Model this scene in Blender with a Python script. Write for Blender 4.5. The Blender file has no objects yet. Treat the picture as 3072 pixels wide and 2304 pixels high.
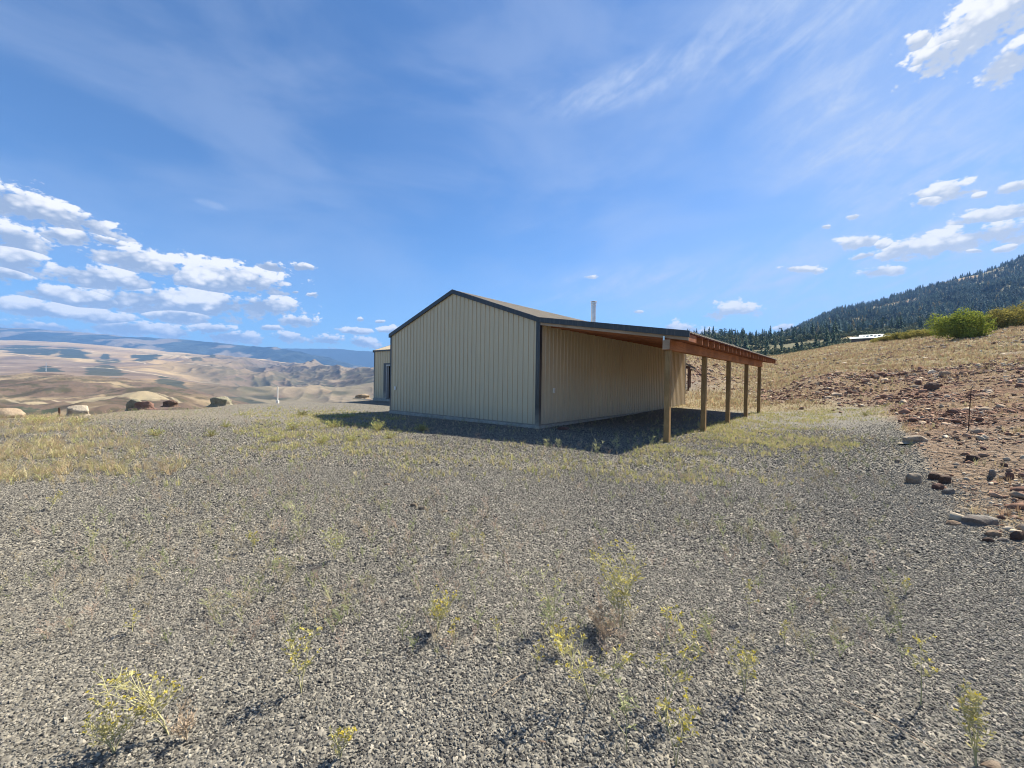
import bpy, math, random
import numpy as np
from mathutils import Vector, Matrix
random.seed(7); RNG = np.random.default_rng(11)
rad = math.radians
scene = bpy.context.scene
COL = scene.collection
SKY_STRENGTH = .072; SKY_TINT = (.55, .81, 1.06); HAZE = 1.1e-4; EXPOSURE = 1.13

# ------------------------------------------------------------------ camera
EYE = 1.65; FPX = 1228.9; PITCH = rad(-0.587); ROLL = rad(0.83)
cF = np.array([0, math.cos(PITCH), math.sin(PITCH)])
cU0 = np.array([0, -math.sin(PITCH), math.cos(PITCH)]); cR0 = np.array([1., 0, 0])
cR = math.cos(ROLL)*cR0 + math.sin(ROLL)*cU0; cU = -math.sin(ROLL)*cR0 + math.cos(ROLL)*cU0
def ray(u, v):
    d = cF*FPX + cR*(u-1536) + cU*(1152-v); return d/np.linalg.norm(d)
def horizon(u): return 1117 + u*45/3072
cam = bpy.data.objects.new('camera', bpy.data.cameras.new('camera')); COL.objects.link(cam)
M = Matrix.Identity(4)
for i in range(3):
    M[i][0] = cR[i]; M[i][1] = cU[i]; M[i][2] = -cF[i]
M[2][3] = EYE
cam.matrix_world = M
cam.data.sensor_width = 36; cam.data.lens = FPX/3072*36
cam.data.clip_start = .05; cam.data.clip_end = 60000
scene.camera = cam

# ------------------------------------------------------------------ noise
def _hash(ix, iy, seed):
    n = (ix.astype(np.int64)*374761393 + iy.astype(np.int64)*668265263 + seed*1442695041) & 0xffffffff
    n = ((n ^ (n >> 13))*1274126177) & 0xffffffff
    n = ((n ^ (n >> 16))*2246822519) & 0xffffffff
    return ((n ^ (n >> 15)) & 0xffffff)/float(0xffffff)
def vnoise(x, y, seed=0):
    x = np.asarray(x, float); y = np.asarray(y, float)
    ix = np.floor(x); iy = np.floor(y); fx = x-ix; fy = y-iy
    fx = fx*fx*fx*(fx*(fx*6-15)+10); fy = fy*fy*fy*(fy*(fy*6-15)+10)
    a = _hash(ix, iy, seed); b = _hash(ix+1, iy, seed); c = _hash(ix, iy+1, seed); d = _hash(ix+1, iy+1, seed)
    return (a*(1-fx)+b*fx)*(1-fy) + (c*(1-fx)+d*fx)*fy
def fbm(x, y, seed=0, oct=4, gain=.5):
    s = 0; a = 1; t = 0
    for k in range(oct):
        s = s + a*vnoise(x*2**k+17.3*k, y*2**k-9.1*k, seed+k); t += a; a *= gain
    return s/t
def ridged(x, y, seed=0, oct=4):
    s = 0; a = 1; t = 0
    for k in range(oct):
        s = s + a*(1-np.abs(2*vnoise(x*2**k+5.2*k, y*2**k+3.7*k, seed+k)-1)); t += a; a *= .5
    return s/t
def sstep(a, b, x):
    t = np.clip((x-a)/(b-a), 0, 1); return t*t*(3-2*t)

# ------------------------------------------------------------------ terrain profiles: height tables over bearing and distance
class Profile:
    """cols: (bearing key, [(distance, 'z'|'v', value)...]); 'v' is converted to a real height at that distance"""
    def __init__(s, cols, d0, d1, su=2, sd=3, nu=400, nd=260):
        s.d0, s.d1 = math.log(d0), math.log(d1); s.us = [c[0] for c in cols]
        s.nu, s.nd = nu, nd
        L = np.linspace(s.d0, s.d1, nd); G = []
        for u, kn in cols:
            ds = []; ss = []
            for D, k, val in kn:
                z = val if k == 'z' else EYE + (horizon(u)-val)/FPX*D
                ds.append(math.log(D)); ss.append(z/D)
            G.append(np.interp(L, ds, ss))
        G = np.array(G); U = np.linspace(s.us[0], s.us[-1], nu)
        G2 = np.array([np.interp(U, s.us, G[:, j]) for j in range(nd)]).T
        def sm(A, n, ax):
            if n < 1: return A
            k = np.exp(-.5*(np.arange(-3*n, 3*n+1)/n)**2); k /= k.sum()
            pad = [(0, 0), (0, 0)]; pad[ax] = (3*n, 3*n)
            return np.apply_along_axis(lambda r: np.convolve(r, k, 'valid'), ax, np.pad(A, pad, mode='edge'))
        s.G = sm(sm(G2, su, 0), sd, 1)
    def __call__(s, u, D):
        a = np.clip((np.asarray(u, float)-s.us[0])/(s.us[-1]-s.us[0]), 0, 1)*(s.nu-1.001)
        b = np.clip((np.log(np.maximum(D, 1e-3))-s.d0)/(s.d1-s.d0), 0, 1)*(s.nd-1.001)
        i = a.astype(int); j = b.astype(int); fa = a-i; fb = b-j; G = s.G
        v = (G[i, j]*(1-fb)+G[i, j+1]*fb)*(1-fa) + (G[i+1, j]*(1-fb)+G[i+1, j+1]*fb)*fa
        return v*D
V = 'v'; Z = 'z'
GP = Profile([
 (-900, [(1, Z, 0), (9, Z, 0), (12, Z, -.2), (18, Z, -3), (60, Z, -22), (260, Z, -90)]),
 (0,   [(1, Z, 0), (14.5, Z, 0), (16.5, Z, -.12), (22, Z, -2.5), (60, Z, -20), (260, Z, -90)]),
 (350, [(1, Z, 0), (18.5, Z, .0), (20.5, Z, -.12), (28, Z, -2.5), (60, Z, -20), (260, Z, -90)]),
 (700, [(1, Z, 0), (25, Z, 0), (27, Z, -.12), (35, Z, -2.5), (70, Z, -20), (260, Z, -90)]),
 (1120, [(1, Z, 0), (33, Z, 0), (37, Z, -.2), (46, Z, -3), (80, Z, -18), (260, Z, -80)]),
 (1536, [(1, Z, 0), (33, Z, .1), (45, Z, .2), (60, Z, .5), (100, Z, 1), (260, Z, -20)]),
 (2050, [(1, Z, 0), (14, Z, .05), (20, Z, .15), (28, Z, .42), (38, V, 1170), (46, V, 1118), (55, V, 1078), (80, V, 1062), (110, V, 1052), (150, V, 1090), (260, Z, 5)]),
 (2300, [(1, Z, 0), (14, Z, 0), (20, Z, .07), (24, Z, .1), (28, Z, .2), (38, V, 1172), (55, V, 1130), (80, V, 1097), (110, V, 1076), (150, V, 1090), (260, Z, 5)]),
 (2380, [(1, Z, 0), (20, Z, .1), (24, Z, .22), (30, V, 1165), (38, V, 1142), (60, V, 1100), (105, V, 1060), (150, V, 1082), (260, Z, 8)]),
 (2450, [(1, Z, 0), (16, Z, .05), (21, Z, .15), (25, V, 1190), (31, V, 1114), (36, V, 1116), (60, V, 1082), (100, V, 1044), (150, V, 1070), (260, Z, 8)]),
 (2600, [(1, Z, 0), (15, Z, .12), (20, Z, .3), (26, V, 1180), (34, V, 1120), (45, V, 1085), (70, V, 1046), (110, V, 1021), (150, V, 1034), (260, V, 1070)]),
 (2800, [(1, Z, 0), (6.8, Z, .02), (10, V, 1330), (14, V, 1262), (20, V, 1190), (28, V, 1120), (38, V, 1075), (55, V, 1035), (80, V, 1009), (120, V, 1020), (260, V, 1050)]),
 (3072, [(1, Z, 0), (4.4, Z, 0), (7, V, 1422), (10, V, 1310), (14, V, 1220), (20, V, 1150), (28, V, 1090), (38, V, 1040), (55, V, 992), (70, V, 970), (110, V, 975), (260, V, 1010)]),
 (3900, [(1, Z, 0), (2.6, Z, 0), (5, Z, .35), (8, Z, 1.0), (14, Z, 2.6), (28, Z, 6), (55, Z, 13), (110, Z, 24), (260, Z, 40)]),
], 1, 260, su=5, sd=2)
def polar(x, y):
    r = np.hypot(x, y); az = np.arctan2(x, y); azc = np.clip(az, -rad(63), rad(62.5))
    return 1536+FPX*np.tan(azc), r*np.cos(azc)
def edge_slope(u):
    """distance at which loose gravel gives way to the dug slope on the right"""
    return np.interp(u, [2200, 2300, 2400, 2560, 2640, 2700, 2750, 2800, 2900, 3072, 3500, 3900], [40, 25.5, 24.5, 21.5, 19, 14.5, 9.5, 7.2, 5.7, 4.6, 3.2, 2.3])
def slope_mask(x, y):
    u, D = polar(x, y); e = edge_slope(u)
    return sstep(.84, 1.22, D/e*(1+.34*(fbm(x*.7, y*.7, 3, 5)-.5)))*sstep(2180, 2300, u+(D-25)*12)
def H(x, y):
    x = np.asarray(x, float); y = np.asarray(y, float); u, D = polar(x, y)
    z = GP(u, D); m = slope_mask(x, y); pad = 1-m
    z = z + .045*(fbm(x*.35, y*.35, 1, 2)-.5)*sstep(2, 5, D)*pad*(1-sstep(11, 13, D)*.8)
    z = z + m*((fbm(x*.5, y*.5, 5, 4)-.5)*.5*sstep(4, 25, D) + (fbm(x*2.2, y*2.2, 6, 3)-.5)*.16)
    far = sstep(1.0, 1.5, -z)
    z = z + far*(fbm(x*.12, y*.12, 8, 4)-.5)*2.5
    return z
def on_ground(u, v, tmax=250):
    d = ray(u, v); t = np.exp(np.linspace(math.log(1.2), math.log(tmax), 3000))
    x = d[0]*t; y = d[1]*t; z = EYE+d[2]*t
    k = np.argmax(z < H(x, y))
    if k == 0: k = len(t)-1
    return np.array([x[k], y[k], float(H(x[k], y[k]))])
def ppm(p):   # full-picture pixels per metre there
    return FPX/float(np.dot(np.array(p)-np.array([0, 0, EYE]), cF))

# ------------------------------------------------------------------ object helpers
def tag(o, label=None, cat=None, group=None, kind=None):
    if label: o['label'] = label
    if cat: o['category'] = cat
    if group: o['group'] = group
    if kind: o['kind'] = kind
    return o
def empty(name, loc, label, cat, group=None, rz=0):
    o = bpy.data.objects.new(name, None); COL.objects.link(o); o.location = loc; o.rotation_euler = (0, 0, rz)
    return tag(o, label, cat, group)
def link(name, me, parent=None):
    o = bpy.data.objects.new(name, me); COL.objects.link(o)
    if parent is not None: o.parent = parent
    return o
def np_mesh(name, verts, faces, mat=None, smooth=False, attrs=None, mats=None, midx=None):
    """faces: (n,3) or (n,4) array"""
    verts = np.asarray(verts, np.float32); faces = np.asarray(faces, np.int32)
    me = bpy.data.meshes.new(name); n, k = faces.shape
    me.vertices.add(len(verts)); me.vertices.foreach_set('co', verts.ravel())
    me.loops.add(n*k); me.loops.foreach_set('vertex_index', faces.ravel())
    me.polygons.add(n); me.polygons.foreach_set('loop_start', np.arange(0, n*k, k, dtype=np.int32))
    try: me.polygons.foreach_set('loop_total', np.full(n, k, np.int32))
    except Exception: pass
    if smooth: me.polygons.foreach_set('use_smooth', np.ones(n, bool))
    for m_ in (mats or ([mat] if mat else [])): me.materials.append(m_)
    if midx is not None: me.polygons.foreach_set('material_index', np.asarray(midx, np.int32))
    for an, av in (attrs or {}).items():
        av = np.asarray(av, np.float32)
        if av.ndim == 1:
            a = me.attributes.new(an, 'FLOAT', 'POINT'); a.data.foreach_set('value', av)
        else:
            a = me.attributes.new(an, 'FLOAT_COLOR', 'POINT')
            if av.shape[1] == 3: av = np.hstack([av, np.ones((len(av), 1), np.float32)])
            a.data.foreach_set('color', av.ravel())
    me.update(calc_edges=True); me.validate()
    return me
class MB:
    """collects quads/tris into one mesh"""
    def __init__(s): s.v = []; s.f = []
    def add(s, vs, fs):
        b = len(s.v); s.v += [tuple(map(float, p)) for p in vs]; s.f += [tuple(b+i for i in f) for f in fs]
    def hexa(s, p):   # 8 points: bottom 4 ccw, top 4
        s.add(p, [(3, 2, 1, 0), (4, 5, 6, 7), (0, 1, 5, 4), (1, 2, 6, 5), (2, 3, 7, 6), (3, 0, 4, 7)])
    def box(s, x0, x1, y0, y1, z0, z1):
        s.hexa([(x0, y0, z0), (x1, y0, z0), (x1, y1, z0), (x0, y1, z0), (x0, y0, z1), (x1, y0, z1), (x1, y1, z1), (x0, y1, z1)])
    def tube(s, pts, rads, n=6):
        pts = [Vector(p) for p in pts]; b = len(s.v)
        for i, p in enumerate(pts):
            d = (pts[min(i+1, len(pts)-1)]-pts[max(i-1, 0)]).normalized()
            a = d.orthogonal().normalized(); c = d.cross(a); r = rads[i] if hasattr(rads, '__len__') else rads
            for k in range(n):
                t = 2*math.pi*k/n; s.v.append(tuple(p+(a*math.cos(t)+c*math.sin(t))*r))
        for i in range(len(pts)-1):
            for k in range(n):
                k2 = (k+1) % n; s.f.append((b+i*n+k, b+i*n+k2, b+(i+1)*n+k2, b+(i+1)*n+k))
        s.f.append(tuple(b+k for k in reversed(range(n)))); s.f.append(tuple(b+(len(pts)-1)*n+k for k in range(n)))
    def mesh(s, name, mat, smooth=False):
        me = bpy.data.meshes.new(name); me.from_pydata(s.v, [], s.f); me.materials.append(mat)
        if smooth: me.polygons.foreach_set('use_smooth', [True]*len(me.polygons))
        me.update(); return me
    def build(s, name, mat, parent=None, smooth=False, bevel=0):
        o = link(name, s.mesh(name, mat, smooth), parent)
        if bevel:
            b = o.modifiers.new('b', 'BEVEL'); b.width = bevel; b.segments = 1; b.limit_method = 'ANGLE'
        return o
def scatter_mesh(tv, tf, P, S, Rz, tilt=None, sel=None):
    """merge copies of templates; tv/tf lists of templates with tris; returns verts, faces, per-vertex instance id"""
    VV = []; FF = []; ID = []; base = 0
    sel = np.zeros(len(P), int) if sel is None else sel
    S = np.asarray(S, float)
    if S.ndim == 1: S = np.repeat(S[:, None], 3, 1)
    for t in range(len(tv)):
        idx = np.where(sel == t)[0]
        if len(idx) == 0: continue
        v = np.asarray(tv[t], float)[None]*S[idx][:, None, :]
        if tilt is not None:
            a = tilt[idx, 0][:, None]; ca, sa = np.cos(a), np.sin(a)
            y = v[..., 1]*ca-v[..., 2]*sa; z = v[..., 1]*sa+v[..., 2]*ca; v = np.stack([v[..., 0], y, z], -1)
        c = np.cos(Rz[idx])[:, None]; s_ = np.sin(Rz[idx])[:, None]
        w = np.stack([v[..., 0]*c-v[..., 1]*s_, v[..., 0]*s_+v[..., 1]*c, v[..., 2]], -1)+P[idx][:, None, :]
        n = len(tv[t]); f = np.asarray(tf[t])[None]+(np.arange(len(idx))*n)[:, None, None]+base
        VV.append(w.reshape(-1, 3)); FF.append(f.reshape(-1, f.shape[-1])); ID.append(np.repeat(idx, n)); base += n*len(idx)
    return np.concatenate(VV), np.concatenate(FF), np.concatenate(ID)

# ------------------------------------------------------------------ materials
def new_mat(name):
    m = bpy.data.materials.new(name); m.use_nodes = True; nt = m.node_tree; nt.nodes.clear()
    out = nt.nodes.new('ShaderNodeOutputMaterial'); b = nt.nodes.new('ShaderNodeBsdfPrincipled')
    nt.links.new(b.outputs[0], out.inputs[0]); b.inputs['Roughness'].default_value = .8
    b.inputs['Specular IOR Level'].default_value = .25
    return m, nt, b
class N:
    def __init__(s, nt): s.nt = nt
    def set(s, sock, val):
        if hasattr(val, 'links'): s.nt.links.new(val, sock)
        elif val is not None:
            try: sock.default_value = val
            except Exception: sock.default_value = tuple(val)+(1,)
    def math(s, op, a, b=None, c=None, clamp=False):
        n = s.nt.nodes.new('ShaderNodeMath'); n.operation = op; n.use_clamp = clamp
        for i, q in enumerate((a, b, c)):
            if q is not None: s.set(n.inputs[i], q)
        return n.outputs[0]
    def coord(s, kind='Object'):
        return s.nt.nodes.new('ShaderNodeTexCoord').outputs[kind]
    def mapping(s, vec, loc=(0, 0, 0), rot=(0, 0, 0), scale=(1, 1, 1), typ='POINT'):
        n = s.nt.nodes.new('ShaderNodeMapping'); n.vector_type = typ; s.set(n.inputs[0], vec)
        n.inputs[1].default_value = loc; n.inputs[2].default_value = rot; n.inputs[3].default_value = scale
        return n.outputs[0]
    def noise(s, vec, scale=5, detail=4, rough=.5, dist=0, color=False):
        n = s.nt.nodes.new('ShaderNodeTexNoise'); s.set(n.inputs['Vector'], vec)
        n.inputs['Scale'].default_value = scale; n.inputs['Detail'].default_value = detail
        n.inputs['Roughness'].default_value = rough; n.inputs['Distortion'].default_value = dist
        return n.outputs['Color' if color else 'Fac']
    def voro(s, vec, scale=5, feat='F1', out='Distance', rnd=1):
        n = s.nt.nodes.new('ShaderNodeTexVoronoi'); n.feature = feat; s.set(n.inputs['Vector'], vec)
        n.inputs['Scale'].default_value = scale; n.inputs['Randomness'].default_value = rnd
        return n.outputs[out]
    def ramp(s, fac, stops):
        n = s.nt.nodes.new('ShaderNodeValToRGB'); s.set(n.inputs[0], fac); e = n.color_ramp.elements
        while len(e) < len(stops): e.new(.5)
        for k, (p, c) in enumerate(stops):
            e[k].position = p; e[k].color = tuple(c)+(1,) if len(c) == 3 else c
        return n.outputs[0]
    def rng(s, x, a, b, c=0, d=1, smooth=False):
        n = s.nt.nodes.new('ShaderNodeMapRange'); s.set(n.inputs[0], x)
        n.inputs[1].default_value = a; n.inputs[2].default_value = b; n.inputs[3].default_value = c; n.inputs[4].default_value = d
        if smooth: n.interpolation_type = 'SMOOTHSTEP'
        return n.outputs[0]
    def mix(s, fac, a, b, mode='MIX'):
        n = s.nt.nodes.new('ShaderNodeMix'); n.data_type = 'RGBA'; n.blend_type = mode
        s.set(n.inputs[0], fac); s.set(n.inputs[6], a); s.set(n.inputs[7], b); return n.outputs[2]
    def attr(s, name, out='Color'):
        n = s.nt.nodes.new('ShaderNodeAttribute'); n.attribute_name = name; return n.outputs[out]
    def bump(s, hgt, strength=.5, dist=.01, normal=None):
        n = s.nt.nodes.new('ShaderNodeBump'); n.inputs['Strength'].default_value = strength; n.inputs['Distance'].default_value = dist
        s.set(n.inputs['Height'], hgt)
        if normal is not None: s.set(n.inputs['Normal'], normal)
        return n.outputs[0]
    def objrand(s): return s.nt.nodes.new('ShaderNodeObjectInfo').outputs['Random']
def c4(c): return tuple(c)+(1,)
def simple(name, col, rough=.7, var=.15, scale=8, metal=0, spec=.25, bump=0, stretch=(1, 1, 1)):
    m, nt, b = new_mat(name); n = N(nt); co = n.mapping(n.coord(), scale=stretch)
    f = n.noise(co, scale, 5, .6)
    lo = tuple(x*(1-var) for x in col); hi = tuple(min(1, x*(1+var)) for x in col)
    nt.links.new(n.ramp(f, [(.3, lo), (.7, hi)]), b.inputs['Base Color'])
    b.inputs['Roughness'].default_value = rough; b.inputs['Metallic'].default_value = metal
    b.inputs['Specular IOR Level'].default_value = spec
    if bump: nt.links.new(n.bump(f, .6, bump), b.inputs['Normal'])
    return m
def attr_mat(name, attr='col', rough=.9, bump=None, nscale=2., nvar=.25, trans=0):
    m, nt, b = new_mat(name); n = N(nt); c = n.attr(attr)
    f = n.noise(n.coord(), nscale, 6, .65)
    c = n.mix(1.0, c, n.ramp(f, [(.3, (1-nvar,)*3), (.7, (1+nvar if nvar < 0 else 1,)*3)]), 'MULTIPLY')
    nt.links.new(c, b.inputs['Base Color']); b.inputs['Roughness'].default_value = rough; b.inputs['Specular IOR Level'].default_value = .1
    if bump: nt.links.new(n.bump(f, .8, bump), b.inputs['Normal'])
    return m
def leafy(name, col, var=.3, trans=.35, byattr=False, rough=.6):
    """thin leaves: diffuse plus real translucency"""
    m, nt, b = new_mat(name); n = N(nt); nt.nodes.remove(b)
    out = [x for x in nt.nodes if x.type == 'OUTPUT_MATERIAL'][0]
    if byattr: c = n.attr('col')
    else:
        f = n.noise(n.coord(), 9, 3, .6); c = n.ramp(f, [(.3, tuple(x*(1-var) for x in col)), (.7, tuple(x*(1+var) for x in col))])
    d = nt.nodes.new('ShaderNodeBsdfDiffuse'); t = nt.nodes.new('ShaderNodeBsdfTranslucent'); mx = nt.nodes.new('ShaderNodeMixShader')
    nt.links.new(c, d.inputs[0]); nt.links.new(c, t.inputs[0]); mx.inputs[0].default_value = trans
    nt.links.new(d.outputs[0], mx.inputs[1]); nt.links.new(t.outputs[0], mx.inputs[2]); nt.links.new(mx.outputs[0], out.inputs[0])
    return m
def wood(name, base, dark, scale=(1, 1, 1), rough=.75, knots=True):
    """grain runs along object z after 'scale'"""
    m, nt, b = new_mat(name); n = N(nt); co = n.coord()
    g = n.noise(n.mapping(co, scale=scale), 6, 6, .65, 1.2)
    c = n.ramp(g, [(.25, dark), (.5, base), (.8, tuple(min(1, x*1.25) for x in base))])
    big = n.noise(co, 1.3, 2); c = n.mix(n.rng(big, .4, .65, 0, .6), c, c4(dark))
    if knots:
        kv = n.voro(n.mapping(co, scale=tuple(.25+.75*min(1, s_/6) for s_ in scale)), 3.4, out='Distance')
        c = n.mix(n.rng(kv, .035, .075, .75, 0), c, c4(tuple(x*.45 for x in dark)))
    nt.links.new(c, b.inputs['Base Color']); b.inputs['Roughness'].default_value = rough
    nt.links.new(n.bump(g, .35, .004), b.inputs['Normal']); return m

# steel siding: painted tan metal with dust and faint panel-to-panel differences
def steel(name, col, rough=.42, spec=.45):
    m, nt, b = new_mat(name); n = N(nt); co = n.coord()
    big = n.noise(co, .55, 4, .6); fine = n.noise(n.mapping(co, scale=(6, 6, .5)), 3, 5, .7)
    c = n.mix(n.rng(big, .35, .7, 0, .22), c4(col), c4(tuple(x*.82 for x in col)))
    c = n.mix(n.rng(fine, .5, .8, 0, .25), c, c4((.40, .34, .25)))
    c = n.mix(n.math('MULTIPLY', n.rng(n.noise(n.mapping(co, scale=(7, 7, .25)), 2.0, 4, .7), .56, .7, 0, .35), .8), c, c4(tuple(x*.66 for x in col)))
    z = nt.nodes.new('ShaderNodeSeparateXYZ'); nt.links.new(co, z.inputs[0])
    pn = nt.nodes.new('ShaderNodeTexWhiteNoise'); pn.noise_dimensions = '1D'; nt.links.new(n.math('FLOOR', n.math('DIVIDE', n.math('ADD', z.outputs[0], z.outputs[1]), .914)), pn.inputs['W'])
    c = n.mix(n.rng(pn.outputs[0], 0, 1, 0, .13), c, c4(tuple(x*.6 for x in col)))
    dust = n.math('MULTIPLY', n.rng(z.outputs[2], .15, .75, 1.1, 0), n.noise(co, 5, 4, .7))
    c = n.mix(dust, c, c4((.4, .36, .29)))
    nt.links.new(c, b.inputs['Base Color']); nt.links.new(n.rng(fine, .3, .7, rough-.06, rough+.12), b.inputs['Roughness'])
    b.inputs['Specular IOR Level'].default_value = spec
    nt.links.new(n.bump(n.noise(n.mapping(co, scale=(1, 1, .35)), 2.2, 2), .25, .012), b.inputs['Normal'])
    return m
M_STEEL = steel('tan_steel', (.60, .49, .325))
M_ROOF = steel('tan_roof_steel', (.52, .44, .31), .38)
M_TRIM = steel('dark_trim', (.030, .030, .036), .35)
M_CONC = simple('concrete', (.34, .32, .28), .9, .25, 6, bump=.004)
M_POST = wood('treated_post', (.34, .215, .095), (.13, .075, .03), (11, 11, .8))
M_BEAM = wood('beam_wood', (.42, .17, .065), (.20, .075, .03), (9, .6, 9), knots=False)
M_RAFT = wood('rafter_wood', (.40, .155, .07), (.2, .075, .035), (.6, 9, 9), knots=False)
M_RAFT_PALE = wood('weathered_rafter', (.42, .31, .22), (.24, .16, .1), (.6, 9, 9), knots=False)
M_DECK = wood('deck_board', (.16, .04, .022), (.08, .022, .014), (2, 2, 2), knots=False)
M_GALV = simple('galvanised', (.55, .56, .57), .35, .12, 9, metal=.85, spec=.5)
M_WHITE = simple('white_plastic', (.74, .72, .68), .5, .06, 5)
M_WHITEF = simple('white_frame', (.42, .41, .40), .5, .08, 5)
M_PLY = wood('plywood', (.45, .24, .09), (.26, .12, .04), (2, 2, 8), knots=True)
M_IN = simple('interior_dark', (.10, .08, .06), .9, .2, 3)
M_RUST = simple('rusty_iron', (.085, .045, .03), .85, .4, 20, bump=.001)

# ------------------------------------------------------------------ ground material
def ground_mat():
    m, nt, b = new_mat('ground_surface'); n = N(nt); co = n.coord()
    sl = n.attr('slope', 'Fac'); gr = n.attr('grass', 'Fac'); red = n.attr('red', 'Fac')
    v1c = n.voro(co, 38, out='Color'); v1d = n.voro(co, 38); v2d = n.voro(co, 17); v2c = n.voro(co, 17, out='Color')
    sep = nt.nodes.new('ShaderNodeSeparateColor'); nt.links.new(v1c, sep.inputs[0])
    sep2 = nt.nodes.new('ShaderNodeSeparateColor'); nt.links.new(v2c, sep2.inputs[0])
    g1 = n.ramp(sep.outputs[0], [(0, (.035, .034, .034)), (.4, (.13, .122, .104)), (.8, (.26, .24, .195)), (1, (.42, .38, .30))])
    g2 = n.ramp(sep2.outputs[0], [(0, (.05, .049, .048)), (.5, (.15, .139, .116)), (1, (.33, .30, .24))])
    g = n.mix(.45, g1, g2)
    big = n.noise(co, .22, 5, .6)
    g = n.mix(n.rng(big, .42, .66, 0, .4), g, c4((.23, .205, .15)))
    dirt = n.ramp(n.noise(co, 1.1, 7, .7), [(.28, (.17, .12, .078)), (.5, (.30, .225, .15)), (.75, (.43, .34, .225))])
    redd = n.ramp(n.noise(co, .9, 7, .72), [(.28, (.115, .055, .034)), (.5, (.235, .128, .080)), (.75, (.37, .235, .155))])
    d = n.mix(red, dirt, redd)
    wv = n.noise(co, 6, 3, .6, color=True); vmw = nt.nodes.new('ShaderNodeVectorMath'); vmw.operation = 'MULTIPLY_ADD'; nt.links.new(wv, vmw.inputs[0]); vmw.inputs[1].default_value = (.14, .14, .14); nt.links.new(co, vmw.inputs[2]); rv = n.voro(vmw.outputs[0], 9, out='Color'); rd = n.voro(vmw.outputs[0], 9)
    s3 = nt.nodes.new('ShaderNodeSeparateColor'); nt.links.new(rv, s3.inputs[0])
    rv2 = 0; rock = n.ramp(s3.outputs[1], [(0, (.10, .06, .045)), (.6, (.24, .18, .14)), (1, (.46, .41, .34))])
    d = n.mix(n.math('MULTIPLY', n.rng(rd, .38, .3, 0, 1), n.rng(s3.outputs[0], .5, .6, 0, .85)), d, rock)
    c = n.mix(sl, g, d)
    straw = n.ramp(n.noise(co, 2.4, 8, .75), [(.25, (.20, .15, .085)), (.5, (.38, .30, .16)), (.78, (.52, .43, .25))])
    gn = n.noise(co, 3.1, 6, .75)
    c = n.mix(n.math('MULTIPLY', gr, n.rng(gn, .28, .55, .35, 1), clamp=True), c, straw)
    nt.links.new(c, b.inputs['Base Color'])
    b.inputs['Roughness'].default_value = .93; b.inputs['Specular IOR Level'].default_value = .15
    hgt = n.math('ADD', n.math('MULTIPLY', n.math('SUBTRACT', 1, v1d), .35), n.math('MULTIPLY', n.math('SUBTRACT', 1, v2d), .8))
    b1 = n.bump(hgt, .95, .035)
    hs = n.math('ADD', n.noise(co, 3.3, 8, .75), n.math('MULTIPLY', n.math('SUBTRACT', .5, rd), .9))
    b2 = n.bump(n.math('MULTIPLY', hs, n.math('MAXIMUM', sl, gr)), 1.0, .16, b1)
    nt.links.new(b2, b.inputs['Normal']); return m
M_GROUND = ground_mat()

# masks over world position -------------------------------------------------
def ell(x, y, cx, cy, a, b, rot=0, seed=0, rough=.5, ns=.5):
    dx = x-cx; dy = y-cy; c, s_ = math.cos(rot), math.sin(rot)
    r = np.hypot((dx*c+dy*s_)/a, (-dx*s_+dy*c)/b)
    return sstep(1.25, .7, r+rough*(fbm(x*ns, y*ns, seed, 4)-.5)*1.6)
def red_mask(x, y):
    u, D = polar(x, y)
    a = sstep(2270, 2330, u+(D-24)*4)*sstep(1.0, 1.1, D/edge_slope(u))*sstep(1.55, 1.2, D/np.interp(u, [2300, 2450, 2700, 3072], [25, 25, 24, 20]))*(1-.75*sstep(14, 10, D))
    b = sstep(2200, 1950, u)*sstep(30, 40, D)*sstep(95, 60, D)*.7 + sstep(2300, 2150, u)*sstep(34, 40, D)*sstep(62, 48, D)*.6
    return np.clip((a+b)*(.55+.9*fbm(x*.35, y*.35, 21, 4)), 0, 1)
def grass_mask(x, y):
    u, D = polar(x, y); s = slope_mask(x, y); r = red_mask(x, y)
    hill = s*sstep(6, 15, D+2*(fbm(x, y, 37, 3)-.5)*8)*np.clip(1.25-1.0*r, .48, 1)*sstep(.44, .60, .5*fbm(x*.16, y*.16, 31, 5)+.5*fbm(x*.7, y*.7, 32, 4)+.16*sstep(18, 40, D))
    back = sstep(20.5, 24, D+1.5*(fbm(x*.8, y*.8, 38, 3)-.5))*sstep(1350, 1500, u)*sstep(2620, 2480, u)*(1-r)
    lft = sstep(900, 300, u)*sstep(12.5, 17, D*(1+.35*(fbm(x*.3, y*.3, 33, 3)-.5)))*.45
    edge = sstep(-.02, -.5, H0(x, y))*.9
    return np.clip(np.maximum(np.maximum(hill, back), np.maximum(lft, edge)), 0, 1)
def H0(x, y):
    u, D = polar(x, y); return GP(u, D)

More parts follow.
